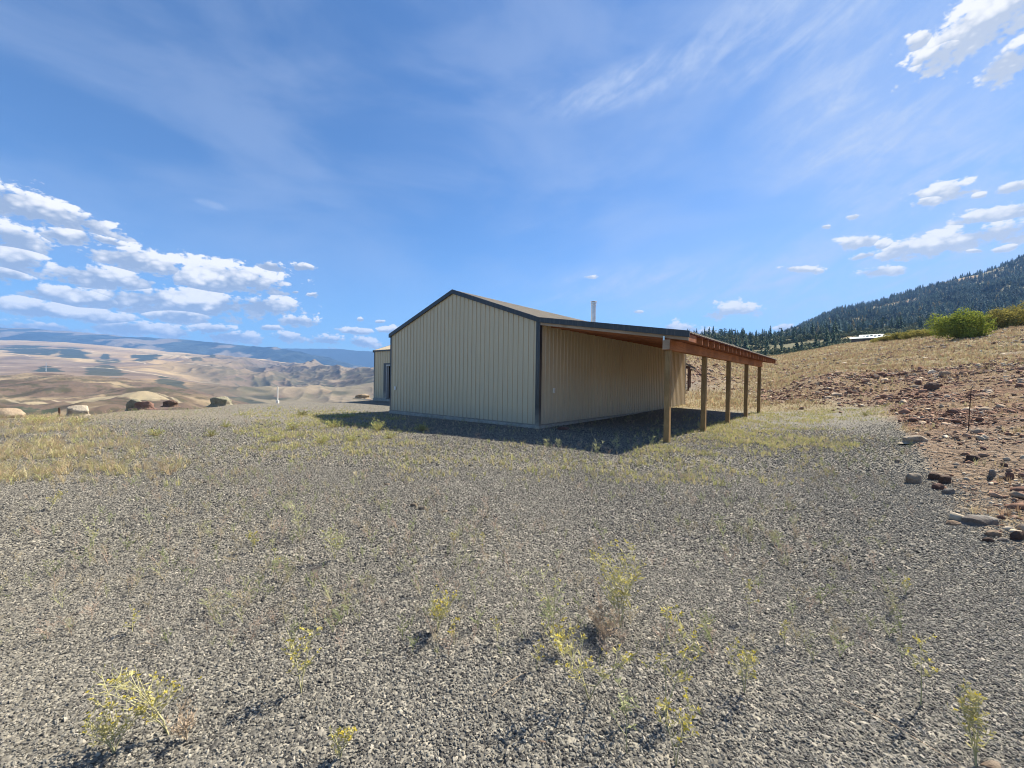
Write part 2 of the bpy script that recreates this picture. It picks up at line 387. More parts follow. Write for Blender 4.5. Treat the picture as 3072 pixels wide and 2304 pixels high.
# ------------------------------------------------------------------ ground sheets (gravel pad and the dug hillside share one height function)
def build_ground():
    azs = np.concatenate([np.linspace(-180, -64, 40, endpoint=False), np.linspace(-64, 64, 1150, endpoint=False), np.linspace(64, 180, 41)])
    rs = np.concatenate([[.05], np.exp(np.linspace(math.log(1.0), math.log(260), 560))])
    A, R_ = np.meshgrid(np.radians(azs), rs, indexing='ij'); x = R_*np.sin(A); y = R_*np.cos(A)
    z = H(x, y); nA, nR = x.shape
    idx = np.arange(nA*nR).reshape(nA, nR)
    F = np.stack([idx[:-1, :-1], idx[1:, :-1], idx[1:, 1:], idx[:-1, 1:]], -1).reshape(-1, 4)[:, ::-1]
    Vv = np.stack([x, y, z], -1).reshape(-1, 3); fx, fy = Vv[:, 0], Vv[:, 1]
    sm = slope_mask(fx, fy); gm = grass_mask(fx, fy); rm = red_mask(fx, fy)
    fs = sm[F].mean(1) > .5
    for name, sel in (('gravel_ground', ~fs), ('hillside', fs)):
        f = F[sel]; used = np.unique(f); mp = np.zeros(len(Vv), int); mp[used] = np.arange(len(used))
        me = np_mesh(name, Vv[used], mp[f], M_GROUND, smooth=True, attrs={'slope': sm[used], 'grass': gm[used], 'red': rm[used]})
        tag(link(name, me), kind='structure')
build_ground()

# ------------------------------------------------------------------ building frame
TH = rad(-40.1); CX, CY = .903, 13.614
gdir = np.array([math.cos(TH), math.sin(TH)]); ndir = np.array([-math.sin(TH), math.cos(TH)])
W = 8.6; LEN = 15.1; ZB = .17; EAVE = 3.60; PEAK = 5.08
bld = empty('steel_building', (CX, CY, 0), 'long tan ribbed steel building with dark trim, a gable end and a timber lean-to', 'building', rz=TH)
# local frame: x along the gable to the right, y along the long wall away from the camera
def ribs(L, sp=.2286, off=.09):
    """profile points along the panel: position, outward offset"""
    P = [(0, 0)]; k = off
    while k < L-.06:
        P += [(k, 0), (k+.010, .028), (k+.040, .028), (k+.050, 0)]
        for q in (.074, .138):
            if k+.03+q+.02 < L-.02: P += [(k+.03+q, 0), (k+.03+q+.007, .003), (k+.03+q+.014, 0)]
        k += sp
    P = sorted(P); P.append((L, 0)); return P
def panel(o, d, nrm, L, zb, ztop, mat, name='wall', parent=None, holes=()):
    """o origin (x,y), d direction, nrm outward; ztop(t) gives the top height; holes: (t0,t1,z0,z1)"""
    mb = MB(); P = ribs(L)
    ts = sorted(set([p[0] for p in P]+[h_[0] for h_ in holes]+[h_[1] for h_ in holes]+([L/2] if name == 'gable' else [])))
    pt = [p[0] for p in P]; po = [p[1] for p in P]
    def q(t, z):
        off = float(np.interp(t, pt, po)); return (o[0]+d[0]*t+nrm[0]*off, o[1]+d[1]*t+nrm[1]*off, z)
    for a, b in zip(ts[:-1], ts[1:]):
        spans = [(None, None)]
        hh = [h_ for h_ in holes if h_[0] <= a+1e-6 and b <= h_[1]+1e-6]
        def quad(z0a, z0b, z1a, z1b): mb.add([q(a, z0a), q(b, z0b), q(b, z1b), q(a, z1a)], [(0, 1, 2, 3)])
        if hh:
            h_ = hh[0]
            if h_[2] > zb+.01: quad(zb, zb, h_[2], h_[2])
            quad(h_[3], h_[3], ztop(a), ztop(b))
        else: quad(zb, zb, ztop(a), ztop(b))
    return mb.build('wall', mat, parent)
sl = (PEAK-EAVE)/(W/2)
panel((-W, 0), (1, 0), (0, -1), W, ZB, lambda t: EAVE+sl*min(t, W-t), M_STEEL, 'gable', bld)
panel((0, 0), (0, 1), (1, 0), LEN, ZB, lambda t: EAVE, M_STEEL, 'w', bld)
panel((-W, LEN), (0, -1), (-1, 0), LEN, ZB, lambda t: EAVE, M_STEEL, 'w', bld)
panel((0, LEN), (-1, 0), (0, 1), W, ZB, lambda t: EAVE+sl*min(t, W-t), M_STEEL, 'gable', bld)
def roof_plane(x0, z0, x1, z1, y0, y1, mat, name='roof', th=.02, along='y'):
    """sheet running y0..y1, sloping x0,z0 -> x1,z1, with raised seams running down the slope"""
    mb = MB(); P = ribs(y1-y0)
    for (a, oa), (b, ob) in zip(P[:-1], P[1:]):
        if b-a < 1e-6: continue
        def p(x, z, t, o): return (x, y0+t, z+o) if along == 'y' else (y0+t, x, z+o)
        v = [p(x0, z0, a, oa), p(x0, z0, b, ob), p(x1, z1, b, ob), p(x1, z1, a, oa)]
        mb.add(v+[(q[0], q[1], q[2]-th) for q in v], [(0, 1, 2, 3), (7, 6, 5, 4), (0, 4, 5, 1), (2, 6, 7, 3)])
    return mb.build(name, mat, bld)
OH = .04
r1 = roof_plane(-W/2, PEAK+.1, .02, EAVE+.1-sl*.02, -OH, LEN+OH, M_ROOF)
r2 = roof_plane(-W/2, PEAK+.1, -W-.06, EAVE+.1-sl*.06, -OH, LEN+OH, M_ROOF)
mb = MB(); zc = PEAK+.125      # ridge cap
mb.add([(-W/2-.16, -.06, zc-.05), (-W/2, -.06, zc), (-W/2+.16, -.06, zc-.05), (-W/2-.16, LEN+.06, zc-.05), (-W/2, LEN+.06, zc), (-W/2+.16, LEN+.06, zc-.05)], [(0, 1, 4, 3), (1, 2, 5, 4)])
mb.build('ridge_cap', M_ROOF, r1)
# rake trim along the gable, both slopes
def rake(x0, z0, x1, z1, y, h_=.17, t=.035, name='fascia'):
    mb = MB(); mb.hexa([(x0, y-t, z0-h_), (x1, y-t, z1-h_), (x1, y+.02, z1-h_), (x0, y+.02, z0-h_), (x0, y-t, z0), (x1, y-t, z1), (x1, y+.02, z1), (x0, y+.02, z0)])
    return mb.build(name, M_TRIM, bld, bevel=.004)
zf = .135
rake(-W-.075, EAVE+zf-sl*.075, -W/2, PEAK+zf, -.05); rake(-W/2+.001, PEAK+zf, .03, EAVE+zf-sl*.03, -.05)
rake(-W-.075, EAVE+zf-sl*.075, -W/2, PEAK+zf, LEN+.07); rake(-W/2+.001, PEAK+zf, .03, EAVE+zf-sl*.03, LEN+.07)
mb = MB(); mb.box(-W-.1, -W-.058, -.075, LEN+.075, EAVE-.06, EAVE+.08); mb.build('eave_trim', M_TRIM, bld)
def corner(x, y, sx, sy, z1, w=.15, name='corner_trim'):
    """L-shaped trim wrapping an outside corner; sx, sy = outward signs"""
    mb = MB(); t = .026
    xs = sorted((x+sx*t, x-sx*w)); ys = sorted((y+sy*t, y+sy*.002)); mb.box(xs[0], xs[1], ys[0], ys[1], ZB-.03, z1)
    xs = sorted((x+sx*t, x+sx*.002)); ys = sorted((y+sy*.001, y-sy*w)); mb.box(xs[0], xs[1], ys[0], ys[1], ZB-.03, z1-.004)
    return mb.build(name, M_TRIM, bld)
corner(0, 0, 1, -1, EAVE+.02, .14); corner(-W, 0, -1, -1, EAVE+.02, .085); corner(0, LEN, 1, 1, EAVE+.02, .06)
corner(-W, LEN, -1, 1, EAVE+.02, .06)
# base trim + concrete footing with uneven top of soil against it
mb = MB(); mb.box(-W+.0, 0, -.03, -.002, ZB-.035, ZB+.004); mb.box(.002, .03, 0, LEN, ZB-.035, ZB+.004); mb.build('base_trim', M_TRIM, bld)
mb = MB(); mb.box(-W-.05, .055, -.055, LEN+.05, -.5, ZB-.036); mb.build('foundation', M_CONC, bld, bevel=.01)
# outlet boxes
def outlet(x, y, z, nx, ny, label=None):
    mb = MB()
    if ny: mb.box(x-.055, x+.055, y-.055, y-.02, z-.085, z+.085)
    else: mb.box(x+.02, x+.06, y-.06, y+.06, z-.09, z+.09)
    o = mb.build('outlet_box', M_WHITE, bld, bevel=.012); 
    m2 = MB()
    if ny: m2.box(x-.018, x+.018, y-.061, y-.056, z-.035, z+.045)
    else: m2.box(x+.061, x+.067, y-.02, y+.02, z-.04, z+.045)
    m2.build('outlet_cover', M_GALV, o)
outlet(-W+.42, 0, 1.19, 0, -1); outlet(0, .82, 1.30, 1, 0)
# ---- lean-to -------------------------------------------------------------
WO = 4.78; ZJ = 3.735; ZO = 2.975; LO = 15.1; ls = (ZJ-ZO)/WO
lz = lambda x: ZJ-ls*x
lr = roof_plane(.035, lz(.035)-.035, WO, lz(WO)-.035, 0, LO, M_ROOF, 'lean_to_roof', .015)
mb = MB(); y0 = -.05
mb.hexa([(.031, y0-.035, lz(.03)-.17), (WO, y0-.035, lz(WO)-.17), (WO, y0+.02, lz(WO)-.17), (.031, y0+.02, lz(.03)-.17), (.031, y0-.035, lz(.03)), (WO, y0-.035, lz(WO)), (WO, y0+.02, lz(WO)), (.031, y0+.02, lz(.03))])
mb.build('fascia', M_TRIM, bld, bevel=.004)
RT = .085; RH = .19          # rafter top below the roof line, rafter depth
def rafter(y, mat, h_=RH, top=RT, t=.04, x0=.03, x1=WO-.03):
    m = MB(); m.hexa([(x0, y, lz(x0)-top-h_), (x1, y, lz(x1)-top-h_), (x1, y+t, lz(x1)-top-h_), (x0, y+t, lz(x0)-top-h_), (x0, y, lz(x0)-top), (x1, y, lz(x1)-top), (x1, y+t, lz(x1)-top), (x0, y+t, lz(x0)-top)])
    return m.build('rafter', mat, bld, bevel=.003)
rafter(-.028, M_RAFT_PALE, .21, .045)
y = .6
while y < LO-.1: rafter(y, M_RAFT); y += .61
# purlin boards / sheathing under the metal
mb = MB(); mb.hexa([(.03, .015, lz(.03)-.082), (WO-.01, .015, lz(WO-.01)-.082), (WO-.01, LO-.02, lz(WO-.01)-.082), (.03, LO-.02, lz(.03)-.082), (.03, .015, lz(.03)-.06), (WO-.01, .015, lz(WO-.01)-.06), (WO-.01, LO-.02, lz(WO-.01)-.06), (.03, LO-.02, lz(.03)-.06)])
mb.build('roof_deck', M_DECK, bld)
mb = MB(); x1 = WO-.03; mb.box(x1-.04, x1-.002, .02, .58, lz(x1)-RT-RH+.01, lz(x1)-RT-.002); mb.build('blocking', M_RAFT, bld)
WP = 4.28; PW = .145
bt = lz(WP)-RT-RH-.004; bb = bt-.27
mb = MB(); mb.box(WP-.17, WP-.055, -.10, 13.75, bb+.0, bt); mb.build('beam', M_BEAM, bld, bevel=.004)
mb = MB(); mb.box(WP-.052, WP+.02, -.06, 13.7, bb+.002, bt-.002); mb.build('beam', M_BEAM, bld, bevel=.004)
mb = MB(); mb.box(WP-.16, WP-.115, -.108, -.102, bt-.02, bt+.09); mb.build('metal_strap', M_GALV, bld)
mb = MB(); mb.box(WP-.168, WP+.018, -.103, -.1005, bb+.006, bt-.006); mb.build('beam_end', M_RAFT_PALE, bld)
for k, yy in enumerate([.10, 3.5, 6.85, 10.25, 13.5]):
    wx = CX+gdir[0]*WP+ndir[0]*yy; wy = CY+gdir[1]*WP+ndir[1]*yy; gz = float(H(wx, wy))
    m = MB(); m.box(-PW/2, PW/2, -PW/2, PW/2, gz-.5, bb-.003)
    o = m.build('post', M_POST, bld, bevel=.006); o.location = (WP-.08, yy, 0)
# stove pipe with storm cap, roof vent
px, py = .872, 2.0
mb = MB(); zt = 4.36; mb.tube([(0, 0, lz(px)-.1), (0, 0, zt)], .082, 20)
sp = mb.build('stove_pipe', M_GALV, bld, smooth=False); sp.location = (px, py, 0)
mb = MB(); mb.tube([(0, 0, lz(px)-.06), (0, 0, lz(px)+.05)], [.2, .09], 20); mb.build('flashing', M_TRIM, sp)
mb = MB(); mb.tube([(0, 0, zt+.02), (0, 0, zt+.08)], [.10, .10], 20); mb.tube([(0, 0, zt+.10), (0, 0, zt+.125)], [.125, .07], 20)
mb.tube([(0, 0, zt-.05), (0, 0, zt-.03)], [.098, .098], 20); mb.tube([(0, 0, zt-.01), (0, 0, zt+.11)], [.05, .05], 8); mb.build('chimney_cap', M_GALV, sp)
mb = MB(); mb.tube([(0, 0, -.2), (0, 0, .22)], .06, 12); mb.tube([(0, 0, .2), (0, 0, .27)], [.12, .05], 12)
o = mb.build('roof_vent', M_TRIM, bld); o.location = (-3.4, 9.6, PEAK-.25)
# ---- left wing ------------------------------------------------------------
AX = -19.7; BY = 5.9; BD = 8.6; WE = 3.62; DX0, DX1, DZ1 = -18.1, -16.6, 2.62
panel((AX, BY), (1, 0), (0, -1), -W-AX-.04, ZB, lambda t: WE, M_STEEL, 'w', bld, holes=[(DX0-AX, DX1-AX, ZB, DZ1)])
panel((AX, BY+BD), (0, -1), (-1, 0), BD, ZB, lambda t: WE+sl*min(t, BD-t), M_STEEL, 'gable', bld)
panel((-W-.04, BY+BD), (-1, 0), (0, 1), -W-AX-.04, ZB, lambda t: WE, M_STEEL, 'w', bld)
def wing_roof(yA, zA, yB, zB):
    return roof_plane(yA, zA, yB, zB, AX-.05, -W-.11, M_ROOF, 'roof', .02, along='x')
wing_roof(BY-.06, WE+.1-sl*.06, BY+BD/2, WE+.1+sl*BD/2); wing_roof(BY+BD+.06, WE+.1-sl*.06, BY+BD/2, WE+.1+sl*BD/2)
mb = MB(); mb.box(AX-.07, -W-.11, BY-.1, BY-.06, WE-.02, WE+.09); mb.build('eave_trim', M_TRIM, bld)
mb = MB(); zr = WE+.12
mb.hexa([(AX-.09, BY-.1, zr-.17-sl*.1), (AX-.055, BY-.1, zr-.17-sl*.1), (AX-.055, BY+BD/2, zr-.17+sl*BD/2), (AX-.09, BY+BD/2, zr-.17+sl*BD/2), (AX-.09, BY-.1, zr-sl*.1), (AX-.055, BY-.1, zr-sl*.1), (AX-.055, BY+BD/2, zr+sl*BD/2), (AX-.09, BY+BD/2, zr+sl*BD/2)])
mb.build('fascia', M_TRIM, bld)
corner(AX, BY, -1, -1, WE, .12)
mb = MB(); mb.box(AX, DX0, BY-.03, BY-.002, ZB-.035, ZB+.004); mb.build('base_trim', M_TRIM, bld)
mb = MB(); mb.box(AX-.05, -W-.06, BY-.05, BY+BD+.05, -.5, ZB-.036); mb.build('foundation', M_CONC, bld)
# doorway: dark jamb trim, white frame, room behind with a sheet of plywood
fr = MB(); fr.box(DX0-.32, DX0-.002, BY-.04, BY-.021, ZB, DZ1+.1); fr.box(DX0-.002, DX1+.1, BY-.04, BY-.021, DZ1+.002, DZ1+.1); fr.box(DX1+.002, DX1+.1, BY-.04, BY-.021, ZB, DZ1+.002)
dr = fr.build('door_frame', M_TRIM, bld)
f2 = MB(); f2.box(DX0+.0, DX0+.07, BY-.035, BY+.14, ZB-.02, DZ1-.1); f2.box(DX0, DX1, BY-.033, BY+.14, DZ1-.1, DZ1); f2.box(DX0+.19, DX0+.22, BY+.02, BY+.06, ZB-.02, DZ1-.1)
f2.build('inner_frame', M_WHITEF, dr)
rm = MB(); x0, x1, y0_, y1_ = DX0-.8, DX1+3, BY+.16, BY+6
rm.add([(x0, y0_, ZB), (x1, y0_, ZB), (x1, y1_, ZB), (x0, y1_, ZB), (x0, y0_, 3.4), (x1, y0_, 3.4), (x1, y1_, 3.4), (x0, y1_, 3.4)], [(0, 1, 2, 3), (7, 6, 5, 4), (1, 2, 6, 5), (2, 3, 7, 6), (3, 0, 4, 7)])
rm.build('interior', M_IN, bld)
st = MB(); st.box(DX0-.3, DX1+.4, BY-.45, BY-.055, -.3, ZB-.04); st.build('door_step', M_CONC, bld)
ply = MB(); ply.hexa([(0, 0, 0), (1.1, 0, 0), (1.1, .02, 0), (0, .02, 0), (0, .35, 1.15), (1.1, .35, 1.15), (1.1, .37, 1.15), (0, .37, 1.15)])
o = ply.build('plywood_sheet', M_PLY); tag(o, 'orange-brown plywood sheet leaning inside the dark doorway of the left wing', 'plywood sheet')
q = np.array([CX, CY])+gdir*(DX0+.45)+ndir*(BY+.5); o.location = (q[0], q[1], ZB+.003); o.rotation_euler = (0, 0, TH)
# ---- small gabled porch beyond the far end ---------------------------------
def porch():
    D = 37.; x = (2052-1536)/FPX*D; z0 = EYE+(horizon(2052)-1183)/FPX*D
    t = empty('porch', (x, D, z0), 'small gabled porch with one dark post seen past the far end of the tan building', 'porch', rz=TH+rad(14))
    s = MB(); s.box(-3, .55, -.1, 2.6, -.6, .12); s.build('slab', M_CONC, t)
    for yy in (0, 2.4):
        m = MB(); m.box(.28, .45, yy, yy+.16, .12, 2.32); m.build('post', M_RUST, t)
    m = MB(); m.box(-3, .5, -.02, .14, 2.32, 2.56); m.build('beam', M_RUST, t)
    m = MB(); m.hexa([(-1.6, .0, 2.561), (.5, .0, 2.561), (.5, .06, 2.561), (-1.6, .06, 2.561), (-1.6, .0, 3.55), (-1.5, .0, 3.55), (-1.5, .06, 3.55), (-1.6, .06, 3.55)]); m.build('gable_panel', M_STEEL, t)
    m = MB(); m.hexa([(-1.6, -.2, 3.6), (.85, -.2, 2.30), (.85, 2.8, 2.30), (-1.6, 2.8, 3.6), (-1.6, -.2, 3.74), (.9, -.2, 2.42), (.9, 2.8, 2.42), (-1.6, 2.8, 3.74)]); m.build('roof', M_TRIM, t)
    m = MB(); m.hexa([(-3.2, -.2, 2.7), (-1.602, -.2, 3.6), (-1.602, 2.8, 3.6), (-3.2, 2.8, 2.7), (-3.2, -.2, 2.84), (-1.602, -.2, 3.74), (-1.602, 2.8, 3.74), (-3.2, 2.8, 2.84)]); m.build('roof', M_TRIM, t)
porch()
# ------------------------------------------------------------------ distant land
def grid_mesh(name, prof, u0, u1, nu, d0, d1, nd, hfun, colfun, mat, kind='structure', label=None):
    U = np.linspace(u0, u1, nu); Dd = np.exp(np.linspace(math.log(d0), math.log(d1), nd))
    UU, DD = np.meshgrid(U, Dd, indexing='ij'); x = (UU-1536)/FPX*DD; y = DD
    z = prof(UU, DD)+hfun(x, y, UU, DD)
    idx = np.arange(nu*nd).reshape(nu, nd)
    F = np.stack([idx[:-1, :-1], idx[1:, :-1], idx[1:, 1:], idx[:-1, 1:]], -1).reshape(-1, 4)
    gx = np.gradient(z, axis=0)/np.gradient(x, axis=0); gy = np.gradient(z, axis=1)/np.gradient(y, axis=1)
    col = colfun(x, y, z, UU, DD, gx, gy)
    me = np_mesh(name, np.stack([x, y, z], -1).reshape(-1, 3), F, mat, True, attrs={'col': col.reshape(-1, 3)})
    o = link(name, me); tag(o, kind=kind); return o
def ridged2(x, y, seed=0, oct=5, gain=.52):
    s = 0; a = 1; t = 0
    for k in range(oct):
        n_ = 1-np.abs(2*vnoise(x*2**k+5.2*k+.35*s, y*2**k+3.7*k-.35*s, seed+k)-1); s = s + a*n_*(.6+.4*n_); t += a; a *= gain
    return s/t
def near_by(d0, n0, k, cols_):
    """same bearings and elevation angles on a closer range"""
    return [(u, [(n0+(D-d0)*k, kind, val*(n0+(D-d0)*k)/D if kind == 'z' else val) for D, kind, val in kn]) for u, kn in cols_]
def lerp(a, b, t): return np.asarray(a)*(1-t[..., None])+np.asarray(b)*t[..., None]
def wpatch(x, y, u, v, D, ru, rv, seed, tilt=0, ns=None):
    """a patch of scrub round the spot seen at bearing u, distance D; ru across (px), rv deep (m)"""
    cx = (u-1536)/FPX*D; a = ru/FPX*D
    dx = (x-(u-1536)/FPX*y)/a; dy = (y-D-tilt*(x-(u-1536)/FPX*y))/rv
    ns = ns or 6/(a+rv)
    r = np.hypot(dx, dy)+1.5*(fbm(x*ns, y*ns, seed, 5)-.5)
    return sstep(1.12, .88, r)
M_HILL = attr_mat('dry_hills', nscale=.02, nvar=.22, bump=3.)
M_NEARHILL = attr_mat('dry_spur', nscale=.09, nvar=.28, bump=.6)
M_MOUNT = attr_mat('forested_mountain', nscale=.006, nvar=.35, bump=18.)
# near spur on the left, falling into the draw below the pad
SPUR = Profile([
 (-900, [(60, Z, -24), (120, Z, -34), (250, V, 1190), (480, V, 1135), (600, V, 1112), (760, Z, -40)]),
 (0,   [(60, Z, -24), (120, Z, -34), (190, V, 1260), (280, V, 1206), (430, V, 1150), (600, V, 1121), (760, Z, -40)]),
 (190, [(60, Z, -24), (120, Z, -34), (190, V, 1260), (280, V, 1205), (430, V, 1150), (600, V, 1120), (760, Z, -45)]),
 (325, [(60, Z, -24), (120, Z, -34), (190, V, 1262), (280, V, 1206), (430, V, 1160), (600, V, 1132), (760, Z, -60)]),
 (450, [(60, Z, -24), (120, Z, -34), (190, V, 1262), (280, V, 1210), (430, V, 1174), (600, V, 1150), (760, Z, -70)]),
 (570, [(60, Z, -24), (120, Z, -34), (190, V, 1265), (300, V, 1218), (430, V, 1190), (600, V, 1174), (760, Z, -80)]),
 (720, [(60, Z, -24), (120, Z, -38), (200, V, 1290), (400, V, 1235), (600, V, 1210), (760, Z, -100)]),
 (1000, [(60, Z, -24), (120, Z, -42), (300, V, 1290), (600, V, 1250), (760, Z, -120)]),
 (1500, [(60, Z, -24), (120, Z, -42), (300, V, 1290), (600, V, 1250), (760, Z, -120)])], 60, 760, su=6, sd=4)
def spur_h(x, y, u, D):
    f = sstep(70, 200, D)
    return f*((ridged(x*.009+y*.003, y*.004-x*.003, 41, 5)-.55)*22*sstep(760, 400, D) + (fbm(x*.02, y*.02, 44, 5)-.5)*3.2 + (ridged(x*.03+y*.008, y*.012-x*.008, 46, 4)-.5)*4.2)
def spur_col(x, y, z, u, D, gx, gy):
    n1 = fbm(x*.012, y*.02, 51, 5); n2 = fbm(x*.06, y*.06, 52, 4)
    c = lerp((.15, .11, .08), (.29, .225, .14), sstep(.42, .60, n1+.35*(n2-.5)))
    c = lerp(c, (.12, .085, .065), sstep(.52, .66, fbm(x*.008+3, y*.013, 53, 5))*.75)
    s = sstep(.60, .72, fbm(x*.05, y*.05, 54, 4))*sstep(.45, .6, fbm(x*.01, y*.01, 55, 2))
    c = lerp(c, (.075, .07, .045), s*.85)
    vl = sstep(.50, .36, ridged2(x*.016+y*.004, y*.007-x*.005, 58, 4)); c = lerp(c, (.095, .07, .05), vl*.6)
    c = lerp(c, (.08, .075, .045), sstep(.62, .68, fbm(x*.13, y*.10, 59, 3))*.7)
    for ry, am, ph in ((205, 14, 1.), (330, 26, 3.)):
        c = lerp(c, (.50, .42, .28), sstep(2.2, .8, np.abs(y-ry-am*np.sin(x*.017+ph)-.10*x))*.6)
    c = lerp(c, (.085, .065, .05), sstep(.0, .28, gx*.9+gy*.2)*.7)  # side turned from the sun darkened in the colour: scrub plus painted shade
    # foot track crossing the slope, paler ground low down
    p = wpatch(x, y, 330, 0, 262, 260, 13, 56); c = lerp(c, (.42, .35, .22), p*.7)
    for k, (uu, dd, ru, rv) in enumerate([(140, 480, 36, 26), (70, 215, 60, 16), (150, 200, 28, 8)]):
        c = lerp(c, (.06, .075, .045), wpatch(x, y, uu, 0, dd, ru, rv, 60+k)*.85)
    return c
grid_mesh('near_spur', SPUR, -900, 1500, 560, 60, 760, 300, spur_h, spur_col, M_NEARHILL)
# rolling golden hills and the canyon
HILLS = Profile([
 (-900, [(700, Z, -60), (1100, V, 1120), (1900, V, 1060), (2500, V, 1050), (3000, V, 1040), (4000, V, 1008), (4700, Z, 100)]),
 (0,   [(700, Z, -60), (1100, V, 1124), (1500, V, 1108), (2300, V, 1058), (2700, V, 1060), (3200, V, 1044), (4100, V, 1016), (4700, Z, 150)]),
 (190, [(700, Z, -60), (1100, V, 1126), (1500, V, 1112), (2200, V, 1076), (2700, V, 1070), (3200, V, 1048), (4100, V, 1022), (4700, Z, 150)]),
 (325, [(700, Z, -70), (1000, V, 1140), (1400, V, 1118), (2000, V, 1089), (2700, V, 1078), (3300, V, 1056), (4100, V, 1034), (4700, Z, 100)]),
 (450, [(700, Z, -75), (1000, V, 1152), (1400, V, 1122), (2000, V, 1092), (2700, V, 1082), (3300, V, 1066), (4000, V, 1046), (4700, Z, 60)]),
 (600, [(700, Z, -80), (1000, V, 1180), (1400, V, 1150), (1900, V, 1118), (2500, V, 1094), (3200, V, 1076), (4000, V, 1060), (4700, Z, 50)]),
 (760, [(700, Z, -90), (1000, V, 1200), (1500, V, 1172), (2000, V, 1145), (2600, V, 1108), (3200, V, 1088), (4000, V, 1074), (4700, Z, 40)]),
 (900, [(700, Z, -90), (1000, V, 1205), (1500, V, 1178), (1900, V, 1165), (2600, V, 1120), (3200, V, 1098), (3900, V, 1089), (4700, Z, 20)]),
 (1010, [(700, Z, -90), (1000, V, 1205), (1500, V, 1182), (1800, V, 1168), (2500, V, 1125), (3100, V, 1102), (3800, V, 1094), (4700, Z, 0)]),
 (1120, [(700, Z, -80), (1000, V, 1190), (1400, V, 1166), (2000, V, 1135), (2700, V, 1116), (3600, V, 1107), (4700, Z, -20)]),
 (1300, [(700, Z, -80), (1000, V, 1180), (2000, V, 1130), (3600, V, 1110), (4700, Z, -30)]),
 (1500, [(700, Z, -80), (1000, V, 1180), (2000, V, 1130), (3600, V, 1112), (4700, Z, -30)])], 700, 4700, su=5, sd=3)
def RD(x, y): return ridged2(x*.0017+.35*vnoise(x*.002, y*.002, 70)+y*.0006, y*.0011-x*.0004, 71, 5)
def hills_h(x, y, u, D):
    can = sstep(350, 700, u)*sstep(3700, 3000, D)
    amp = 22+150*can*(.45+.55*sstep(1500, 2300, D))
    a = (RD(x, y)-.58)*amp*sstep(700, 1200, D)*sstep(4700, 3600, D)
    b = (fbm(x*.004, y*.004, 74, 4)-.5)*(8+14*can)
    g = (ridged(x*.006+y*.001, y*.003+.3*x*.003, 76, 3)-.55)*(7+14*can)*sstep(1100, 2000, D)*sstep(4200, 3300, D)
    return a+g+b*sstep(4200, 3600, D)
def hills_col(x, y, z, u, D, gx, gy):
    can = sstep(500, 800, u+(3000-D)*.05)*sstep(3750, 3350, D)
    n1 = fbm(x*.0018, y*.0018, 81, 5); n2 = fbm(x*.01, y*.01, 82, 4)
    c = lerp((.40, .285, .15), (.50, .385, .22), sstep(.4, .6, n1))
    brown = lerp((.13, .098, .082), (.22, .168, .13), sstep(.42, .6, fbm(x*.004, y*.003, 83, 5)))
    left_b = sstep(.46, .56, fbm(x*.0014+7, y*.0016, 84, 5))*sstep(3900, 3100, D)*.8
    c = lerp(c, brown, 0) if False else c*(1-np.maximum(can*.9, left_b)[..., None])+brown*np.maximum(can*.9, left_b)[..., None]
    ridge = RD(x, y)
    c = lerp(c, (.44, .35, .22), sstep(.68, .80, ridge)*can*.7)
    c = lerp(c, (.10, .115, .075), sstep(.50, .40, ridge)*can*.6*sstep(.45, .55, fbm(x*.006, y*.006, 88, 4)))
    c = c*(.86+.28*n2[..., None])
    # woods lying in the folds, seen as dark patches
    for k, (uu, dd, ru, rv, s) in enumerate([(85, 3050, 75, 260, 1), (215, 2950, 45, 330, 1), (315, 2900, 14, 120, 1), (350, 2700, 22, 90, .8), (325, 2350, 38, 180, .9), (440, 2900, 42, 330, 1),
         (150, 1450, 45, 120, 1), (305, 1500, 50, 260, .85), (365, 1050, 14, 60, .9), (420, 1000, 18, 60, .9), (515, 1150, 40, 190, .9), (590, 2650, 18, 150, .9), (640, 3050, 20, 160, 1), (560, 3300, 14, 60, .8),
         (700, 3100, 18, 80, .9), (760, 2600, 34, 240, .6), (860, 2300, 40, 200, .55), (840, 3000, 60, 140, .6), (1000, 2900, 50, 140, .6), (770, 1150, 75, 120, .85), (940, 1900, 60, 200, .5), (1090, 1700, 40, 300, .6)]):
        p = wpatch(x, y, uu, 0, dd, ru, rv*1.5, 100+k)
        c = lerp(c, (.050, .065, .045), p*s)
    vl = sstep(.52, .40, ridged2(x*.004+y*.001, y*.0022+.2*x*.004, 78, 4)); c = lerp(c, (.09, .085, .055), vl*(.15+.6*can)*sstep(4000, 3500, D))
    sp = sstep(.60, .68, fbm(x*.035, y*.02, 79, 4)); c = lerp(c, (.10, .10, .06), sp*(.12+.55*can)*sstep(3900, 3300, D))
    for ry, am, w_, ph in ((1750, 130, 7, .5), (2550, 170, 9, 2.1), (3550, 120, 10, 4.0)):
        c = lerp(c, (.62, .53, .38), sstep(w_*1.4, w_*.5, np.abs(y-ry-am*np.sin(x*.0023+ph)-60*np.sin(x*.0071+ph*2)-.12*x))*.65)
    asp = sstep(-.02, .30, gx*.9+gy*.25)*(.35+.65*can)*sstep(4100, 3700, D); c = lerp(c, (.105, .085, .062), asp*.75)  # slopes facing away from the sun: darker scrub, with shading painted in
    asp2 = sstep(.05, .35, -gx*.9)*can; c = lerp(c, (.27, .215, .15), asp2*.5)  # sunward canyon slopes paler, their lit side put into the colour
    scr = sstep(.50, .60, fbm(x*.03, y*.016, 91, 4))*sstep(560, 760, u)*sstep(2500, 1700, D)
    c = lerp(c, (.11, .115, .07), scr*.8)
    pale = sstep(.5, .6, fbm(x*.004, y*.008, 92, 3))*sstep(650, 800, u)*sstep(2000, 1500, D)
    return lerp(c, (.46, .39, .27), pale*.5)*np.array([.97, .925, .85])*(1-.24*can[..., None])
